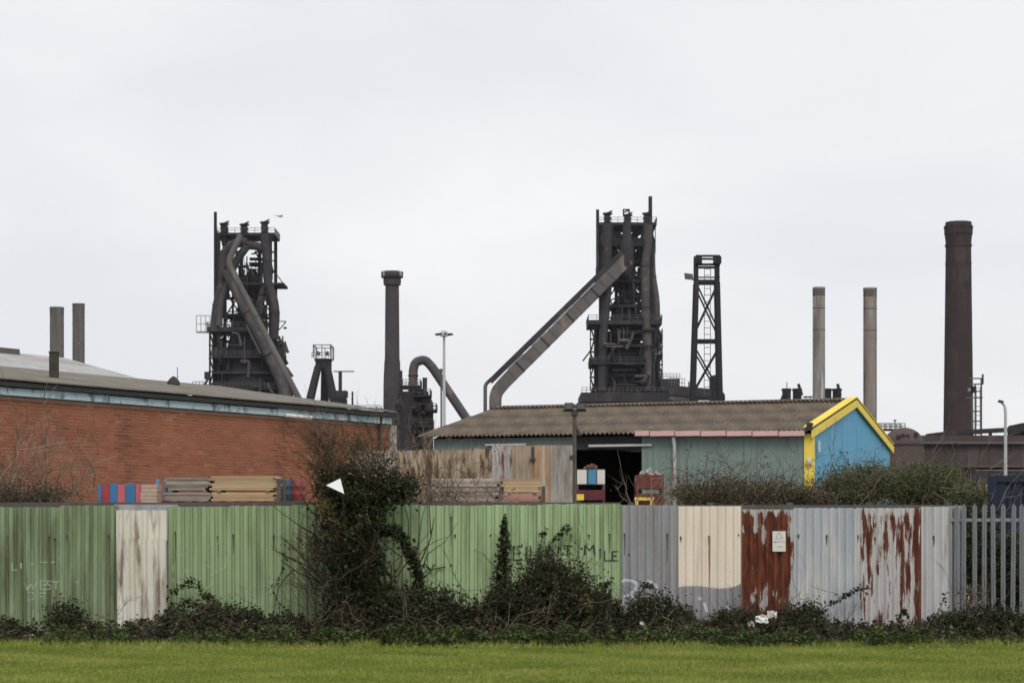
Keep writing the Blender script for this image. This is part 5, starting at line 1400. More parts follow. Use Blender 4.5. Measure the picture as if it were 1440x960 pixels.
# ---------------------------------------------------------------- stove tops behind the shed roof
fr = Frame(560); k = fr.k
so = new_thing('stove_burners', 'group of dark stove burner heads above the shed roof', 'furnace plant', fr(1137, GND(fr)))
mb = MB(); mb.box(fr(1094, GND(fr), -5), fr(1185, 566, 5)); mb.build('deck', M_st_black, so)
for px in (1106, 1121, 1163, 1177):
    mb = MB(); mb.lathe((fr(px, 0).x, 560), [(6.2 * k, fr(0, 566).z), (6.2 * k, fr(0, 549).z), (7.2 * k, fr(0, 549).z), (7.2 * k, fr(0, 546.5).z), (5 * k, fr(0, 546).z)], 12); mb.build('burner_head', M_st_black, so)
for (x0, y0, x1, y1) in ((1127, 556, 1122, 540), (1181, 556, 1177, 540)):
    mb = MB(); mb.beam(fr(x0, y0, -1), fr(x1, y1, -1), .7); mb.build('lever', M_st_black, so)
mb = MB(); mb.beam(fr(1106.5, 547, 0), fr(1106.5, 537, 0), .2); mb.build('aerial', M_st_rail, so)
for (x0, y0, x1, y1, r) in ((1094, 567, 1101, 552, 1.2), (1092, 569, 1100, 562, 1.2), (1127, 559, 1143, 559, 1), (1127, 563, 1143, 563, 1), (1131, 566, 1131, 557, .6), (1137, 566, 1137, 557, .6), (1158, 561, 1184, 561, .8)):
    pipe(so, fr, [(x0, y0, -3), (x1, y1, -3)], r, M_st_dark, 'pipe', 8)

# ---------------------------------------------------------------- tripod headgear
fr = Frame(480); k = fr.k
hg = new_thing('furnace_headgear', 'stubby dark headgear with splayed pipes and railed top above the brick roof', 'headgear', fr(457, GND(fr)))
for (x0, x1, dy, m) in ((448.5, 434, -2, M_st_dark), (461, 473, -2, M_st_dark), (455, 455, 3, M_st_black)):
    d_ = (x1 - x0) / 60
    mb = MB(); mb.tube([fr(x0, 516, dy), fr(x0 + d_ * 54, 570, dy), fr(x0 + d_ * (GND(fr) - 516), GND(fr), dy)], [5.2 * k, 6.2 * k, 7 * k], 14); mb.build('splayed_pipe', m, hg)
mb = MB(); mb.lathe((fr(455, 0).x, 480), [(11.5 * k, fr(0, 519).z), (11.5 * k, fr(0, 508).z), (13 * k, fr(0, 507).z), (13 * k, fr(0, 504.5).z)], 18); mb.build('crown', M_st_dark, hg)
mb = MB(); rail(mb, [fr(443, 505, -4), fr(467, 505, -4), fr(467, 505, 4), fr(443, 505, 4), fr(443, 505, -4)], 18 * k, .22, 2, mid=False); rail(mb, [fr(441, 505, -4.2), fr(469, 505, -4.2)], 1.2, .14, 6); mb.build('top_frame', M_st_light, hg)
for px, s in ((447, 1), (461, -1)):
    mb = MB(); mb.beam(fr(px - 1.5 * s, 498 - 2, 0), fr(px + 3 * s, 492 + 6, 0), .9); mb.build('pulley', M_st_black, hg)
mb = MB(); mb.box(fr(470, GND(fr), -5), fr(487, 560, 3)); mb.build('side_house', M_st_black, hg)
mb = MB(); mb.box(fr(474, 560, -5), fr(490, 551, -1)); mb.build('side_cabin', M_st_dark, hg)
mb = MB(); mb.beam(fr(480.5, 570, -4), fr(480.5, 524, -4), .75); mb.build('mast', M_st_dark, hg)
mb = MB(); mb.beam(fr(471, 524, -4), fr(500, 524, -4), .25); mb.build('mast_arm', M_st_rail, hg)
mb = MB(); mb.beam(fr(497.5, GND(fr), -4), fr(497.5, 552, -4), .4); mb.build('thin_post', M_st_dark, hg)
mb = MB(); mb.beam(fr(500, 576, -4), fr(540, 576, -4), .3); rail(mb, [fr(500, 577, -4), fr(538, 577, -4)], .9, .1, 5); mb.build('walkway', M_st_dark, hg)

# ---------------------------------------------------------------- gooseneck pipe and gas plant
fr = Frame(430); k = fr.k
gp_ = new_thing('gas_plant', 'dark gas cleaning plant cluster with gooseneck pipe by the dark chimney', 'gas plant', fr(583, GND(fr)))
pipe(gp_, fr, [(581, GND(fr), 0), (581, 520, 0), (584, 509, 0), (597, 505, 0), (607, 515, 0), (657, 590, 0), (668, 607, 0), (700, GND(fr), 0)], 6.4, M_st_pipe, 'gooseneck_pipe', 16, flanges=0, r=3)
mb = MB(); mb.lathe((fr(581, 0).x, 430), [(7.4 * k, fr(0, 529).z), (7.4 * k, fr(0, 527).z)], 16); mb.build('flange', M_st_dark, gp_)
mb = MB(); mb.lathe((fr(594, 0).x, 432), [(15 * k, 0), (15 * k, fr(0, 566).z), (12 * k, fr(0, 560).z), (3 * k, fr(0, 556).z)], 20); mb.build('vessel', M_st_dark, gp_)
mb = MB(); mb.lathe((fr(573, 0).x, 426), [(10 * k, 0), (10 * k, fr(0, 560).z), (7 * k, fr(0, 553).z)], 16); mb.build('vessel', M_st_black, gp_)
pipe(gp_, fr, [(564.5, GND(fr), -2), (564.5, 522, -2)], 2.2, M_st_dark, 'riser', 10)
pipe(gp_, fr, [(598, 572, -2), (598, 532, -2)], 3.2, M_st_dark, 'riser', 10)
mb = MB(); mb.lathe((fr(598, 0).x, 428), [(3.6 * k, fr(0, 534).z), (3.6 * k, fr(0, 532).z)], 10); mb.build('riser_cap', M_st_dark, gp_)
for (y, x0, x1) in ((545, 563, 592), (558, 560, 606), (578, 558, 614), (600, 557, 609)): platform(gp_, fr, y, x0, x1, 2.2, 4, posts=6)
clutter(gp_, fr, 560, 604, 548, 622, 34, 5, .8, 2.6, seed=23)
r_ = random.Random(24)
for j in range(14):
    x, y = r_.uniform(560, 596), r_.uniform(552, 612); mb = MB(); mb.box(fr(x, y + r_.uniform(5, 14), -5), fr(x + r_.uniform(5, 14), y, 2)); mb.build('equipment_box', r_.choice((M_st_black, M_st_dark)), gp_)

# high mast light
fr = Frame(250); k = fr.k
M_mast = mat('mast_grey', (0.46, 0.47, 0.49), (0.40, 0.41, 0.43), .5, rough=.5)
t = new_thing('high_mast_light', 'slim pale high mast light with a ring of lamps', 'light mast', fr(624.5, GND(fr)))
mb = MB(); mb.tube([fr(624.5, GND(fr)), fr(624.5, 473)], [3.3 * k, 1.7 * k], 10); mb.build('mast', M_mast, t)
mb = MB(); c = fr(624.5, 469); mb.lathe((c.x, 250), [(.35, c.z - .35), (.45, c.z - .3), (.45, c.z + .1), (.3, c.z + .35)], 12); mb.build('head_frame', M_mast, t)
for i in range(8):
    a = 2 * math.pi * i / 8 + .2; d_ = Vector((math.cos(a), math.sin(a), 0))
    mb = MB(); q = Vector((c.x, 250, c.z - .08)); mb.beam(q + d_ * .3, q + d_ * .75, .06); mb.obox(q + d_ * .7 + Vector((-d_.y, d_.x, 0)) * -.13 + Vector((0, 0, -.1)), d_ * .36, Vector((-d_.y, d_.x, 0)) * .26, Vector((0, 0, .18))); mb.build('lamp', M_st_dark, t)
t = new_thing('thin_flue', 'short capped flue just behind the high mast light', 'flue', Frame(300)(620.5, GND(Frame(300))))
fr = Frame(300); mb = MB(); mb.tube([fr(620.5, GND(fr)), fr(620.5, 520)], .12, 8); mb.build('shaft', M_st_rail, t)
mb = MB(); mb.lathe((fr(620.5, 0).x, 300), [(.28, fr(0, 523).z), (.28, fr(0, 518.5).z)], 10); mb.build('cap', M_st_rail, t)

# ---------------------------------------------------------------- plant to the right: dome, sheds, pipe bridge
fr = Frame(300); k = fr.k
M_plant = steel('plant_brown', (0.072, 0.056, 0.052), (0.050, 0.040, 0.038))
M_plant_l = steel('plant_ledge', (0.13, 0.115, 0.11), (0.10, 0.09, 0.086))
M_plant_r = steel('plant_redbrown', (0.10, 0.070, 0.062), (0.075, 0.055, 0.05))
dm = new_thing('domed_tank', 'dark brown domed tank beside the yellow trimmed gable', 'tank', fr(1244, GND(fr), -14.5))
prof = [(27 * k, 0), (27 * k, fr(0, 631).z)] + [(27 * k * math.cos(a), fr(0, 631).z + 23 * k * math.sin(a)) for a in np.linspace(.12, 1.5, 9)]
mb = MB(); mb.lathe((fr(1244, 0).x, 285.5), prof, 28); mb.build('shell', M_plant_r, dm)
mb = MB(); mb.lathe((fr(1244, 0).x, 285.5), [(27.6 * k, fr(0, 633).z), (27.6 * k, fr(0, 631).z)], 28); mb.build('rim_band', M_st_dark, dm)
for px, yy in ((1233, 622), (1239, 620), (1245, 621), (1257, 618)):
    mb = MB(); q = fr(px, yy, -17.0); mb.tube([q, q + Vector((0, .8, 0))], .28, 10); mb.build('hatch', M_st_dark, dm)
gt = new_thing('tank_gantry', 'railed walkway gantry passing over the domed tank', 'gantry', fr(1258, GND(fr), 8))
mb = MB(); mb.box(fr(1225, 601.5, 6), fr(1284, 599.5, 9)); o = mb.build('walkway', M_st_dark, gt)
mb = MB(); rail(mb, [fr(1225, 599.5, 6), fr(1284, 599.5, 6)], 7.5 * k, .10, 8); rail(mb, [fr(1225, 599.5, 9), fr(1284, 599.5, 9)], 7.5 * k, .10, 8); mb.build('railing', M_st_rail, o)
for px in (1230, 1283):
    mb = MB(); mb.beam(fr(px, GND(fr), 7.5), fr(px, 601, 7.5), .3); mb.build('post', M_st_dark, gt)
mb = MB(); mb.beam(fr(1272, 599, 7.5), fr(1272, 587, 7.5), .12); mb.lathe((fr(1272, 0).x, 307.5), [(.2, fr(0, 588).z), (.2, fr(0, 586).z)], 8); mb.build('lamp', M_st_rail, gt)
ps = new_thing('plant_shed', 'long dark brown plant shed with ledges behind the green bush', 'building', fr(1350, GND(fr), -6))
mb = MB(); mb.box(fr(1190, GND(fr), -10), fr(1640, 664, 4)); mb.build('base_wall', M_st_dark, ps)
n = 30
for i in range(n):
    a, b = 1190 + i * 450 / n, 1190 + (i + 1) * 450 / n
    mb = MB(); mb.box(fr(a, 663.5, -9.5 + .05 * (i % 2)), fr(b - .15, 628, -9)); mb.build('cladding_panel', M_plant if (i * 7) % 5 else M_plant_r, ps)
mb = MB(); mb.box(fr(1190, 628, -10.2), fr(1640, 625.2, -8)); mb.build('ledge', M_plant_l, ps)
mb = MB(); mb.box(fr(1330, 660, -10.4), fr(1640, 657, -9.6)); mb.build('ledge', M_plant_r, ps)
mb = MB(); mb.box(fr(1190, 626, -9), fr(1640, 616, 3)); mb.build('upper_deck', M_plant, ps)
mb = MB(); mb.box(fr(1322, 633, -10.5), fr(1325, 627, -10)); mb.build('lamp_box', M_st_black, ps)
pb = new_thing('pipe_bridge', 'sloping pipe bridge running along the top of the brown plant shed', 'pipe bridge', fr(1370, GND(fr), -4))
mb = MB(); mb.beam(fr(1292, 615.5, -6), fr(1330, 611, -6), 1.6, .6); mb.beam(fr(1330, 611, -6), fr(1480, 603, -6), 1.6, .6); mb.build('deck', M_st_dark, pb)
pipe(pb, fr, [(1290, 619.5, -8), (1640, 616.8, -8)], 2.2, M_plant_l, 'pipe', 10)
for px in range(1300, 1640, 26):
    mb = MB(); mb.beam(fr(px, 624, -6.5), fr(px, 613.5 - (px - 1292) * .065, -6.5), .4); mb.build('support', M_st_dark, pb)
    mb = MB(); mb.box(fr(px + 9, 622, -8.6), fr(px + 16, 616.5, -7.6)); mb.build('valve_box', M_st_dark, pb)
mb = MB(); mb.box(fr(1424, 611, -6), fr(1500, 600, 2)); o = mb.build('cabin', M_plant_r, pb)
mb = MB(); mb.box(fr(1423, 600, -6.3), fr(1501, 597.5, 2.3)); mb.build('cabin_roof', M_plant, o)

# gull over the furnace
gl = new_thing('gull', 'pale gull gliding beside the top of the furnace behind the brick building', 'bird', W(394, 304.5, 210))
M_gull = mat('gull_feather', (0.50, 0.50, 0.50), (0.36, 0.36, 0.36), 8, rough=.8)
fr = Frame(210)
mb = MB(); c = fr(394, 304.5); mb.tube([c + Vector((-.30, -.1, .0)), c + Vector((-.2, -.05, .02)), c + Vector((0, 0, .02)), c + Vector((.16, .04, .0)), c + Vector((.26, .07, -.01))], [.02, .06, .09, .06, .015], 8); mb.build('body', M_gull, gl)
for s in (-1, 1):
    mb = MB(); d_ = Vector((.55 * s, -.25, 0))
    pts = [c + Vector((0, 0, .04)), c + d_ * .5 + Vector((0, 0, .14)), c + d_ + Vector((.02 * s, 0, .02))]
    vs_, fs_ = [], []
    for i, p in enumerate(pts):
        w_ = (.11, .10, .02)[i]
        for e, zz in ((-1, .006), (1, .006), (1, -.006), (-1, -.006)): vs_.append(p + Vector((.4, .9, 0)).normalized() * w_ * e + Vector((0, 0, zz)))
    for i in range(2):
        for j in range(4): fs_.append((i * 4 + j, i * 4 + (j + 1) % 4, i * 4 + 4 + (j + 1) % 4, i * 4 + 4 + j))
    fs_ += [(8, 9, 10, 11)]
    mb.add(vs_, fs_); mb.build('wing', M_gull, gl)
# ================================================================ VEGETATION
M_leaf_dark = leaf_mat('bramble_leaf', [(0, (0.012, 0.015, 0.007)), (.35, (0.024, 0.031, 0.013)), (.6, (0.040, 0.047, 0.020)), (.75, (0.050, 0.044, 0.026)), (.92, (0.075, 0.078, 0.044)), (1, (0.12, 0.12, 0.085))], .6, .15)
M_leaf_ivy = leaf_mat('ivy_leaf', [(0, (0.014, 0.020, 0.009)), (.5, (0.026, 0.036, 0.014)), (.8, (0.040, 0.048, 0.02)), (.95, (0.075, 0.085, 0.03)), (1, (0.14, 0.15, 0.06))], .45, .12)
M_leaf_brown = leaf_mat('dead_leaf', [(0, (0.026, 0.021, 0.014)), (.5, (0.046, 0.036, 0.024)), (.85, (0.072, 0.056, 0.036)), (1, (0.115, 0.09, 0.058))], .8, .2)
M_leaf_olive = leaf_mat('olive_leaf', [(0, (0.042, 0.034, 0.022)), (.5, (0.078, 0.064, 0.040)), (.85, (0.12, 0.098, 0.062)), (1, (0.18, 0.155, 0.105))], .7, .2)
M_leaf_ochre = leaf_mat('ochre_leaf', [(0, (0.07, 0.055, 0.02)), (.5, (0.13, 0.105, 0.032)), (1, (0.20, 0.16, 0.05))], .7, .3)
M_leaf_green = leaf_mat('shrub_leaf', [(0, (0.034, 0.042, 0.018)), (.35, (0.070, 0.082, 0.033)), (.65, (0.115, 0.125, 0.055)), (.88, (0.15, 0.135, 0.075)), (1, (0.25, 0.25, 0.16))], .55, .22)
M_leaf_weed = leaf_mat('weed_leaf', [(0, (0.032, 0.045, 0.016)), (.45, (0.060, 0.085, 0.028)), (.8, (0.095, 0.125, 0.045)), (1, (0.15, 0.17, 0.075))], .6, .3)
M_twig = mat('twig_bark', (0.105, 0.080, 0.060), (0.065, 0.048, 0.037), 6, rough=.9, attr=[(0, (.55, .52, .5)), (.6, (1, .95, .9)), (1, (1.7, 1.6, 1.45))])
M_twig_pale = mat('pale_twig_bark', (0.21, 0.165, 0.125), (0.14, 0.105, 0.08), 6, rough=.9, attr=[(0, (.5, .48, .45)), (.6, (1, .95, .9)), (1, (1.6, 1.5, 1.4))])
M_twig_dark = mat('dark_bark', (0.05, 0.036, 0.028), (0.03, 0.022, 0.018), 6, rough=.9, attr=[(0, (.6, .6, .6)), (1, (1.7, 1.5, 1.4))])

def PX(px, py, d): return np.array(W(px, py, d))
def ell(px, py, d, rx, ry, rd, n):
    """ellipsoid given by photo pixels (centre, radii) at depth d; rd in metres"""
    return (PX(px, py, d), (rx * d / F, rd, ry * d / F), n)

# low tangle along the foot of the fence: one mass
cont = [(-360, 872), (-260, 862), (-160, 876), (-60, 876), (0, 868), (30, 884), (62, 896), (78, 876), (95, 862), (120, 880), (165, 884), (205, 872), (240, 852), (300, 852), (345, 850), (395, 868), (430, 862), (470, 850), (545, 838), (590, 828), (625, 838), (660, 848), (690, 842), (720, 830), (850, 838), (880, 850),
        (915, 842), (950, 856), (1000, 866), (1040, 862), (1080, 868), (1115, 856), (1150, 868), (1200, 876), (1245, 884), (1290, 880), (1340, 862), (1400, 868), (1500, 866), (1560, 860), (1640, 872), (1720, 862), (1800, 870)]
cx_, cy_ = np.array([c[0] for c in cont], float), np.array([c[1] for c in cont], float)
N = 108000
px = NP.uniform(-360, 1800, N)
edge = 30.5 + .25 * np.sin(px * .021) + .2 * np.sin(px * .067 + 1); dep = 32.45 - np.abs(NP.normal(0, .72, N)); dep = np.where(dep < edge, NP.uniform(edge, 32.4), dep)
topz = EYE + (HOR - np.interp(px, cx_, cy_)) * 32.2 / F
bump = .76 + .34 * np.sin(px * .09) * np.sin(px * .023 + 1) + .18 * np.sin(px * .31 + 2) + .10 * np.sin(px * .83)
fall = np.clip(1.1 - (32.4 - dep) / 2.1, .16, 1)
zz = np.clip(topz * bump * fall, .05, None) * NP.random(N) ** .55
cen = np.stack([(px - CX) / F * dep, dep, zz + .02], 1) + NP.normal(size=(N, 3)) * .03
o = leaf_soup('undergrowth', cen, .058, M_leaf_dark, None, rnd=np.clip(NP.random(N) * .5 + .28 + .28 * np.sin(px * .17 + 3 * np.sin(px * .05)) * np.sin(zz * 9 + px * .06) + .15 * np.sin(px * .55), 0, 1))
tag(o, 'dark tangled bramble undergrowth along the foot of the fence', 'undergrowth', kind='stuff')
N = 12000
px = NP.uniform(-360, 1800, N); dep = NP.uniform(30.7, 32.4, N)
cen = np.stack([(px - CX) / F * dep, dep, NP.random(N) ** 1.5 * .3 + .02], 1)
o = leaf_soup('leaf_litter', cen, .06, M_leaf_brown, None, flat=.5)
tag(o, 'brown dead stalks and leaf litter at the fence foot', 'leaf litter', kind='stuff')
# brighter weeds along the grass edge
segs = [(400, 520, 3000), (540, 640, 5200), (640, 840, 11000), (1000, 1140, 5200), (1190, 1290, 3600), (60, 180, 1800), (850, 1000, 2200), (240, 420, 1600), (1290, 1500, 900)]
cs = []
for a, b, n in segs:
    n = n * 2 // 3
    k_ = max(6, (b - a) // 5)
    cl, ch, cw, cd = NP.uniform(a, b, k_), NP.uniform(.06, .30, k_), NP.uniform(4, 11, k_), NP.normal(30.5, .28, k_)
    i_ = NP.integers(0, k_, n)
    u_ = NP.normal(0, .6, n); px = cl[i_] + u_ * cw[i_]; dep = np.clip(cd[i_] + NP.normal(0, .10, n) + .2 * np.sin(px * .021), 29.95, 32)
    hh = ch[i_] * np.clip(1 - .35 * u_ ** 2, .3, 1) * NP.random(n) ** .5
    cs.append(np.stack([(px - CX) / F * dep, dep, hh + .02], 1))
o = leaf_soup('weeds', np.concatenate(cs), .06, M_leaf_weed, None, flat=.3)
tag(o, 'bright green nettle like weeds along the grass edge', 'weeds', kind='stuff')
N = 700
xx, yy = NP.uniform(-8.5, 8.5, N), 29.0 + 2.2 * NP.random(N) ** .5
o = leaf_soup('fallen_leaves', np.stack([xx, yy, NP.uniform(.02, .05, N)], 1), .06, leaf_mat('fallen_leaf', [(0, (0.12, 0.08, 0.05)), (.6, (0.22, 0.16, 0.10)), (1, (0.42, 0.38, 0.30))], .8, .1), None, flat=.8)
tag(o, 'scattered fallen leaves on the grass edge', 'fallen leaves', kind='stuff')
# thin dead stems sticking out of the tangle
mb = MB()
for k in range(560):
    px_, d_ = rng.uniform(-40, 1480), rng.uniform(31.0, 32.3)
    p = W(px_, HOR, d_); p.z = 0
    h_ = (EYE + (HOR - np.interp(px_, cx_, cy_)) * 32.2 / F) * rng.uniform(.6, 1.25)
    branch(mb, p, (rng.gauss(0, .6), rng.gauss(-.25, .3), 1), h_ * 1.1, .007, 1, .3, 3, 5, .10)
o = mb.build('dead_stems', M_twig_pale, None, attr=True)
tag(o, 'thin brown dead stems poking out of the brambles', 'dead stems', kind='stuff')

def shrub(name, label, cat, base, ells, leaf, lm, stems, sm, spread=.12, per=28, stem_h=1.0, stem_r=.014, lean=.5, kids=4, level=2, base_w=.3, group=None, extra=None, wig=.22, aspect=.6):
    t = new_thing(name, label, cat, (base[0], base[1], 0), group)
    if ells:
        leaf_soup('foliage', clump_points(ells, spread, per), leaf, lm, t, aspect=aspect)
    if stems:
        mb = MB()
        for k in range(stems):
            p = Vector((base[0] + rng.gauss(0, base_w), base[1] + rng.gauss(0, base_w * .4), 0))
            branch(mb, p, (rng.gauss(0, lean), rng.gauss(0, lean * .5), 1), stem_h * rng.uniform(.7, 1.15), stem_r, level, wig, kids, 5)
        mb.build('stems', sm, t, attr=True)['kind'] = 'stuff'
    if extra:
        for (nm, ee, sz, mm, sp_) in extra: leaf_soup(nm, clump_points(ee, sp_, per), sz, mm, t)
    return t

# big ivy covered shrub in front of the fence
b0 = W(500, HOR, 32.0)
iv = shrub('ivy_shrub', 'large dark ivy covered shrub growing over the green fence', 'shrub', (b0.x, 32.0),
      [ell(505, 694, 32.0, 62, 20, .45, 4600), ell(478, 672, 32.1, 30, 22, .35, 1300), ell(552, 684, 32.1, 34, 20, .35, 1500), ell(495, 735, 31.95, 42, 26, .4, 2900), ell(505, 790, 31.9, 34, 44, .4, 3800), ell(497, 855, 31.85, 42, 34, .4, 2400), ell(545, 850, 31.8, 24, 30, .35, 1300)],
      .062, M_leaf_ivy, 26, M_twig_dark, .075, 26, 1.8, .026, .12, 4, 1, .26,
      extra=[('yellowing_foliage', [ell(450, 712, 31.6, 26, 12, .25, 170), ell(500, 735, 31.5, 18, 7, .2, 90), ell(470, 745, 31.5, 22, 18, .2, 130)], .05, M_leaf_ochre, .07),
             ('brown_foliage', [ell(462, 765, 31.8, 26, 50, .3, 1500), ell(500, 870, 31.5, 44, 22, .35, 1500), ell(480, 680, 31.9, 50, 36, .4, 1700), ell(545, 670, 31.9, 34, 26, .3, 700)], .045, M_leaf_brown, .09)])
arch = []                                                # arching arm of ivy on its right
for s in np.linspace(0, 1, 90):
    x = np.interp(s, [0, .15, .3, .45, .62, .8, 1], [522, 538, 553, 566, 577, 587, 592]); y = np.interp(s, [0, .15, .3, .45, .62, .8, 1], [750, 745, 746, 755, 778, 803, 835])
    for k in range(26): arch.append(PX(x, y, 31.95) + NP.normal(size=3) * np.array([.045, .05, .045]))
leaf_soup('arching_foliage', np.array(arch), .06, M_leaf_ivy, iv)
mb = MB()
for k in range(90):                                      # bare twigs above and to the left
    p = W(rng.uniform(440, 540), rng.uniform(650, 705), 32.0 + rng.uniform(-.2, .3))
    branch(mb, p, (rng.gauss(-.15, .45), rng.gauss(0, .2), 1), rng.uniform(.35, .95), .008, 2, .2, 4, 4)
for k in range(60):
    p = W(rng.uniform(428, 475), rng.uniform(780, 880), 31.7 + rng.uniform(-.2, .4))
    branch(mb, p, (rng.gauss(-.35, .35), rng.gauss(0, .2), .9), rng.uniform(.35, .75), .006, 2, .2, 3, 4)
mb.build('bare_twigs', M_twig, iv, attr=True)
leaf_soup('ochre_sprays', clump_points([ell(482, 628, 32.2, 46, 28, .4, 420), ell(455, 650, 32.2, 40, 30, .4, 380), ell(520, 640, 32.2, 34, 24, .3, 160)], .10, 12), .045, M_leaf_ochre, iv)
mb = MB()
for (x0, y0, x1, y1) in ((484, 900, 490, 790), (500, 900, 498, 780), (521, 900, 512, 800), (540, 900, 528, 800), (470, 900, 480, 800), (510, 900, 520, 700)):
    a, b = W(x0, 890, 31.7), W(x1, y1, 31.9); a.z = 0
    m_ = a.lerp(b, .5) + Vector((rng.gauss(0, .06), 0, 0)); mb.tube([a, m_, b], [.035, .03, .02], 6)
mb.build('trunk', mat('shrub_trunk', (0.085, 0.055, 0.042), (0.05, 0.033, 0.027), 8, rough=.9), iv)

# round bush under the lettering, with an ivy spire beside it
b0 = W(782, HOR, 31.8)
shrub('round_bush', 'round dark bramble bush below the sprayed lettering', 'bush', (b0.x, 31.8),
      [ell(785, 856, 31.75, 70, 44, .55, 9600), ell(778, 822, 31.85, 46, 26, .4, 4200), ell(735, 848, 31.85, 38, 28, .4, 3200), ell(835, 860, 31.85, 30, 26, .4, 2800), ell(772, 803, 31.95, 22, 12, .3, 900)],
      .050, M_leaf_dark, 16, M_twig_dark, .07, 30, 1.2, .014, .5, 4, 2, .4, extra=[('brown_foliage', [ell(800, 850, 31.5, 70, 45, .45, 1500), ell(775, 800, 31.8, 48, 20, .4, 900)], .05, M_leaf_brown, .1), ('yellowing_foliage', [ell(826, 850, 31.2, 6, 18, .08, 90)], .05, M_leaf_ochre, .04)])
b0 = W(704, HOR, 32.2)
spire = []
for s in np.linspace(0, 1, 120):
    y = 872 - 145 * s
    for k in range(int(26 - 12 * s) if .28 < s < .36 or s > .74 or s < .3 else 12):
        w_ = (20 * (1 - s) + 3) if s < .8 else 5.5 * (1.05 - s) / .25 + .8
        spire.append(PX(704 + 6 * s + NP.normal(0, .42) * w_, y + NP.normal(0, 2), 32.3 + NP.normal(0, .06)))
t = new_thing('ivy_spire', 'narrow ivy spire climbing the green fence left of the lettering', 'ivy', (b0.x, 32.3, 0))
leaf_soup('foliage', np.array(spire), .07, M_leaf_ivy, t)
mb = MB(); mb.tube([W(703, 894, 32.35), W(704, 820, 32.35), W(709, 735, 32.35)], [.02, .014, .006], 5); mb.build('stem', M_twig_dark, t, attr=True)
def trailing(label, pts, d, n, leaf, m=M_leaf_ivy, jit=.03, sr=.006):
    """a creeper runner with leaves along it"""
    P = [W(x, y, d) for x, y in pts]
    t = new_thing('creeper', label, 'creeper', (P[0].x, P[0].y, 0), 'creepers on the fence')
    mb = MB(); mb.tube(P, [sr] * (len(P) - 1) + [sr * .4], 4); mb.build('stem', M_twig_dark, t, attr=True)
    L = []
    for k in range(n):
        i = rng.randrange(len(P) - 1); q = P[i].lerp(P[i + 1], rng.random()); L.append(np.array(q) + NP.normal(size=3) * jit)
    leaf_soup('foliage', np.array(L), leaf, m, t)
trailing('creeper sprig leaning across the sprayed lettering', [(772, 800), (770, 775), (776, 762), (786, 752), (792, 744), (800, 743)], 32.45, 150, .06)
trailing('small creeper sprig above the sprayed lettering', [(758, 790), (760, 770), (763, 750), (770, 744)], 32.45, 40, .06)
trailing('creeper by the letter gap beside the grey sheet', [(846, 850), (846, 825), (853, 820), (858, 818)], 32.2, 60, .06)
trailing('looping bramble runner over the green sheet by the white one', [(242, 880), (240, 850), (242, 832), (252, 822), (268, 818), (278, 822), (288, 836), (295, 842)], 32.35, 150, .075, jit=.04)
trailing('lower bramble runner over the green sheet by the white one', [(246, 862), (258, 846), (275, 848), (292, 853), (310, 862)], 32.3, 110, .07)
trailing('thin creeper sprigs left of the ivy shrub', [(390, 890), (394, 850), (384, 830), (398, 800), (402, 760)], 32.4, 60, .06)
trailing('dark bramble runner across the rusting white sheets', [(1150, 868), (1160, 852), (1175, 846), (1190, 836), (1205, 828), (1222, 826)], 32.35, 120, .065)
trailing('creeper tufts at the foot of the rusting white sheet', [(1258, 890), (1264, 868), (1272, 858), (1276, 866)], 32.3, 70, .07)
trailing('creeper against the narrow whitish sheet', [(1300, 886), (1308, 868), (1318, 866), (1332, 830)], 32.3, 80, .06)
trailing('creeper at the foot of the grey sheet', [(893, 880), (900, 836), (908, 822), (918, 826)], 32.25, 90, .06, M_leaf_brown)
# distinct bramble mounds
def mound(label, px, py, w, h, n, d=31.7, m=M_leaf_dark, brown=.3):
    b0 = W(px, HOR, d)
    shrub('bramble_mound', label, 'bush', (b0.x, d), [ell(px, py + h, d, w, h, .45, int(n * 1.5))], .048, m, 7, M_twig, .065, 26, .8, .008, .7, 3, 2, .3, 'bramble mounds',
          extra=[('brown_foliage', [ell(px, py + h * 1.1, d - .1, w, h, .4, int(n * brown * .6))], .045, M_leaf_brown, .09)])
mound('pointed bramble mound against the dirty green sheets', 92, 850, 26, 26, 1600)
mound('spreading brown bramble mound right of the white sheet', 300, 850, 70, 28, 3000, brown=.9)
mound('bramble mound between the ivy shrub and round bush', 612, 826, 52, 36, 3400)
mound('bramble mound below the dull grey sheet', 920, 836, 46, 34, 2800)
mound('bramble mound at the foot of the deep red sheet', 1040, 858, 50, 26, 2400)
mound('bramble mound below the pale blue grey sheet', 1128, 848, 38, 30, 2200)
mound('brown bramble mound below the palisade fence', 1385, 850, 80, 34, 3400, brown=.8)
mound('bramble mound at the foot of the palisade post', 1340, 862, 26, 22, 1000)

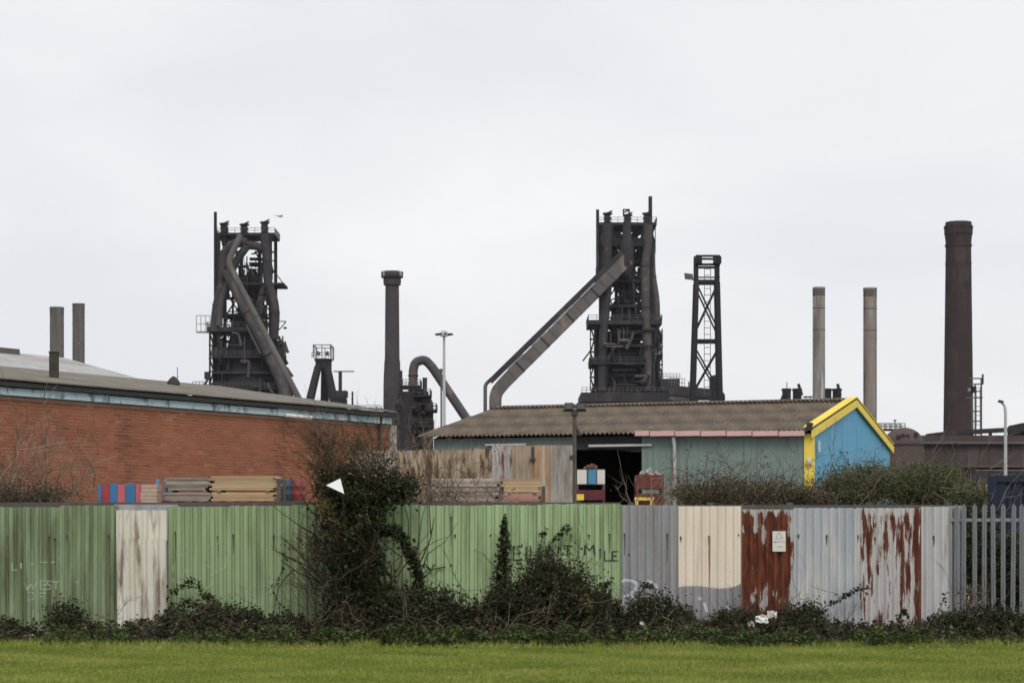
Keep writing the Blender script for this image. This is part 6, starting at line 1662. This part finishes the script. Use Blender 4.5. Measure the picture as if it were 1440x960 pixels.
# shrubs behind the fence
def thicket(label, px0, px1, top, d, n, m=M_twig_pale, leafs=0, lm=M_leaf_brown, level=2, kids=4, name='bare_thicket', lean=.35, r=.019):
    c = W((px0 + px1) / 2, HOR, d)
    t = new_thing(name, label, 'shrub', (c.x, d, 0), 'shrubs behind the fence')
    mb = MB(); wd = (px1 - px0) / 2 * d / F
    tips = []
    for k in range(n):
        x = rng.uniform(-1, 1)
        p = Vector((c.x + x * wd * .85, d + rng.gauss(0, .35), 0))
        hgt = (EYE + (HOR - top) * d / F) * (1 - .35 * x * x) * rng.uniform(.72, 1.02)
        # upright stem to the height where the fence hides it, then twigs
        q = p + Vector((rng.gauss(0, .1), 0, hgt * .5))
        mb.tube([p, q], [r * 1.4, r], 4, rnd=rng.random())
        branch(mb, q, (rng.gauss(0, lean), rng.gauss(0, lean * .6), 1), hgt * .5, r, level, .22, kids, 5, 0, tips)
    mb.build('stems', m, t, attr=True)['kind'] = 'stuff'
    if leafs and tips:
        T = np.array([tuple(q) for q in tips]); T = T[T[:, 2] > 1.6]
        i = NP.integers(0, len(T), leafs)
        leaf_soup('foliage', T[i] + NP.normal(size=(leafs, 3)) * np.array([.05, .05, .06]) - np.array([0, 0, .04]), .045, lm, t)
    return t
thicket('bare grey brown shrub in front of the brick wall', -70, 100, 588, 38, 60, M_twig_pale, 0, M_leaf_brown, lean=.3)
def bush_behind(label, px, py, d, w, h, n, lm, stems=8, leaf=.06, sp=.12, extra=None, sm=M_twig_pale, name='leafy_shrub'):
    b0 = W(px, HOR, d)
    return shrub(name, label, 'shrub', (b0.x, d), [ell(px, py, d, w, h, .8, n), ell(px - w * .4, py + h * .3, d - .2, w * .5, h * .7, .6, n // 3), ell(px + w * .45, py + h * .2, d, w * .5, h * .7, .6, n // 3)], leaf, lm, stems, sm, sp, 22, (EYE + (HOR - py + h) * d / F) * .8, .016, .25, 4, 2, w * d / F * .4, 'shrubs behind the fence', extra)
bush_behind('dense low olive brown shrub below the bare one by the brick wall', 40, 698, 37, 60, 16, 2600, M_leaf_olive, 26, sp=.08, leaf=.045)
thicket('pale bare thicket before the rusty screen', 556, 705, 632, 42, 40, M_twig_pale, 300, M_leaf_brown)
thicket('tall wispy bare sapling between brick wall and gas plant', 545, 640, 572, 60, 12, M_twig_pale, 40, M_leaf_brown, lean=.25)
thicket('low bare thicket by the shed doorway', 895, 985, 655, 44, 24, M_twig_pale, 200, M_leaf_brown)
thicket('brown bare thicket in front of the teal wall', 955, 1075, 640, 45, 46, M_twig, 2200, M_leaf_olive)
thicket('brown bare thicket below the yellow corner post', 1060, 1160, 660, 45, 30, M_twig, 1500, M_leaf_olive)
bush_behind('low dark brown shrub in front of the teal wall', 1035, 694, 43, 92, 17, 6000, M_leaf_olive, 30, leaf=.05, sp=.10)
gb = bush_behind('broad leafy green shrub in front of the blue gable', 1212, 680, 44, 62, 28, 7600, M_leaf_green, 30, .05, .085)
bush_behind('low leafy shrub next to the navy container', 1362, 696, 43.5, 30, 16, 2400, M_leaf_green, 10, .05, .085)
bush_behind('low olive scrub at the foot of the yellow corner post', 1142, 700, 43.2, 34, 12, 2400, M_leaf_olive, 14, .05, .085)
bush_behind('leafy green shrub in front of the brown plant shed', 1308, 680, 44.5, 58, 27, 7600, M_leaf_green, 28, .05, .085)
bush_behind('dark low shrub behind the palisade fence', 1362, 760, 35, 30, 66, 5000, M_leaf_dark, 6, .06, .1)
bush_behind('added dark scrub standing in for shade between the palisade fence and navy container', 1425, 810, 34.6, 52, 66, 7000, M_leaf_dark, 6, .06, .1)  # added scrub, stands in for the shade between the pales
thicket('green twiggy shoots rising before the blue gable', 1150, 1255, 652, 44.3, 24, M_twig, 3000, M_leaf_green, lean=.3)
thicket('green twiggy shoots rising before the brown plant shed', 1250, 1365, 655, 44.8, 24, M_twig, 3000, M_leaf_green, lean=.3)

# ================================================================ LITTER
def crumple(label, px, py, d, w, h, m, name='litter', cat='litter'):
    c = W(px, py, d); k = d / F
    vs_, fs_ = [], []
    nx, ny = 6, 4
    for j in range(ny + 1):
        for i in range(nx + 1):
            u, v = i / nx - .5, j / ny - .5
            vs_.append((c.x + u * w * k + rng.gauss(0, .006), c.y + rng.gauss(0, .03) + v * .05, c.z + v * h * k + rng.gauss(0, .010) - abs(u) * h * k * .4))
    for j in range(ny):
        for i in range(nx): fs_.append((j * (nx + 1) + i, j * (nx + 1) + i + 1, (j + 1) * (nx + 1) + i + 1, (j + 1) * (nx + 1) + i))
    mb = MB(); mb.add(vs_, fs_); o = mb.build(name, m, None, loc=(c.x, c.y, c.z - h * k / 2))
    md = o.modifiers.new('gauge', 'SOLIDIFY'); md.thickness = .004
    tag(o, label, cat); return o
M_paper = mat('white_litter', (0.66, 0.65, 0.62), (0.55, 0.54, 0.51), 10, rough=.7)
M_card = mat('dirty_card', (0.40, 0.36, 0.31), (0.28, 0.25, 0.22), 10, rough=.8)
crumple('white crumpled litter caught in brambles below the deep red sheet', 1071, 869, 31.0, 17, 9, M_paper)
crumple('white carton caught in brambles below the notice', 1086, 862, 31.1, 13, 9, M_paper)
crumple('dull card scrap in brambles below the cream sheet', 1056, 876, 31.0, 9, 7, M_card)
crumple('white plastic scrap lying on the grass edge', 916, 912, 30.3, 10, 8, M_paper)
crumple('tiny white scrap on the grass edge below the green sheet', 299, 906, 30.6, 7, 5, M_paper)
crumple('pale cloth lying at the foot of the dirty green sheets', 40, 895, 31.2, 20, 8, M_card)
crumple('pale stone coloured bag below the rusting white sheets', 1176, 911, 30.4, 16, 8, M_card)
crumple('bent brown card scrap below the ivy shrub', 415, 902, 30.8, 18, 8, mat('brown_card', (0.24, 0.15, 0.11), (0.17, 0.10, 0.08), 8, rough=.8))
crumple('white scrap in the weeds beside the grey sheet', 903, 876, 31.0, 5, 5, M_paper)
# white triangular board caught in the ivy shrub
tb = new_thing('white_board', 'white triangular board scrap caught in the ivy shrub', 'board', W(470, 684, 31.35))
mb = MB(); a, b, c = W(458.5, 682, 31.3), W(478.5, 672.5, 31.4), W(484, 694, 31.35)
off = Vector((0, .02, 0)); mb.add([a, b, c, a + off, b + off, c + off], [(0, 2, 1), (3, 4, 5), (0, 1, 4, 3), (1, 2, 5, 4), (2, 0, 3, 5)])
mb.build('panel', mat('white_board_paint', (0.78, 0.78, 0.79), (0.72, 0.72, 0.73), 5, rough=.5), tb)
mb = MB(); mb.tube([c + Vector((-.04, .03, .06)), W(486, 740, 31.7), Vector((W(487, 0, 31.7).x, 31.7, 0))], .012, 5); mb.build('stake', M_twig_dark, tb, attr=True)

# ================================================================ HAZE
hz = bpy.data.materials.new('thin_haze'); hz.use_nodes = True
hn, hl = hz.node_tree.nodes, hz.node_tree.links
hn.remove(hn['Principled BSDF'])
hv = hn.new('ShaderNodeVolumePrincipled')
hv.inputs['Color'].default_value = (0.90, 0.92, 1.0, 1); hv.inputs['Density'].default_value = 0.000045; hv.inputs['Anisotropy'].default_value = 0.2
hl.new(hv.outputs['Volume'], hn['Material Output'].inputs['Volume'])
mb = MB(); mb.box((-3000, -260, -1.0), (3000, 4000, 100.0))
tag(mb.build('haze', hz), 'thin pale overcast haze filling the air over the works', 'haze', kind='stuff')
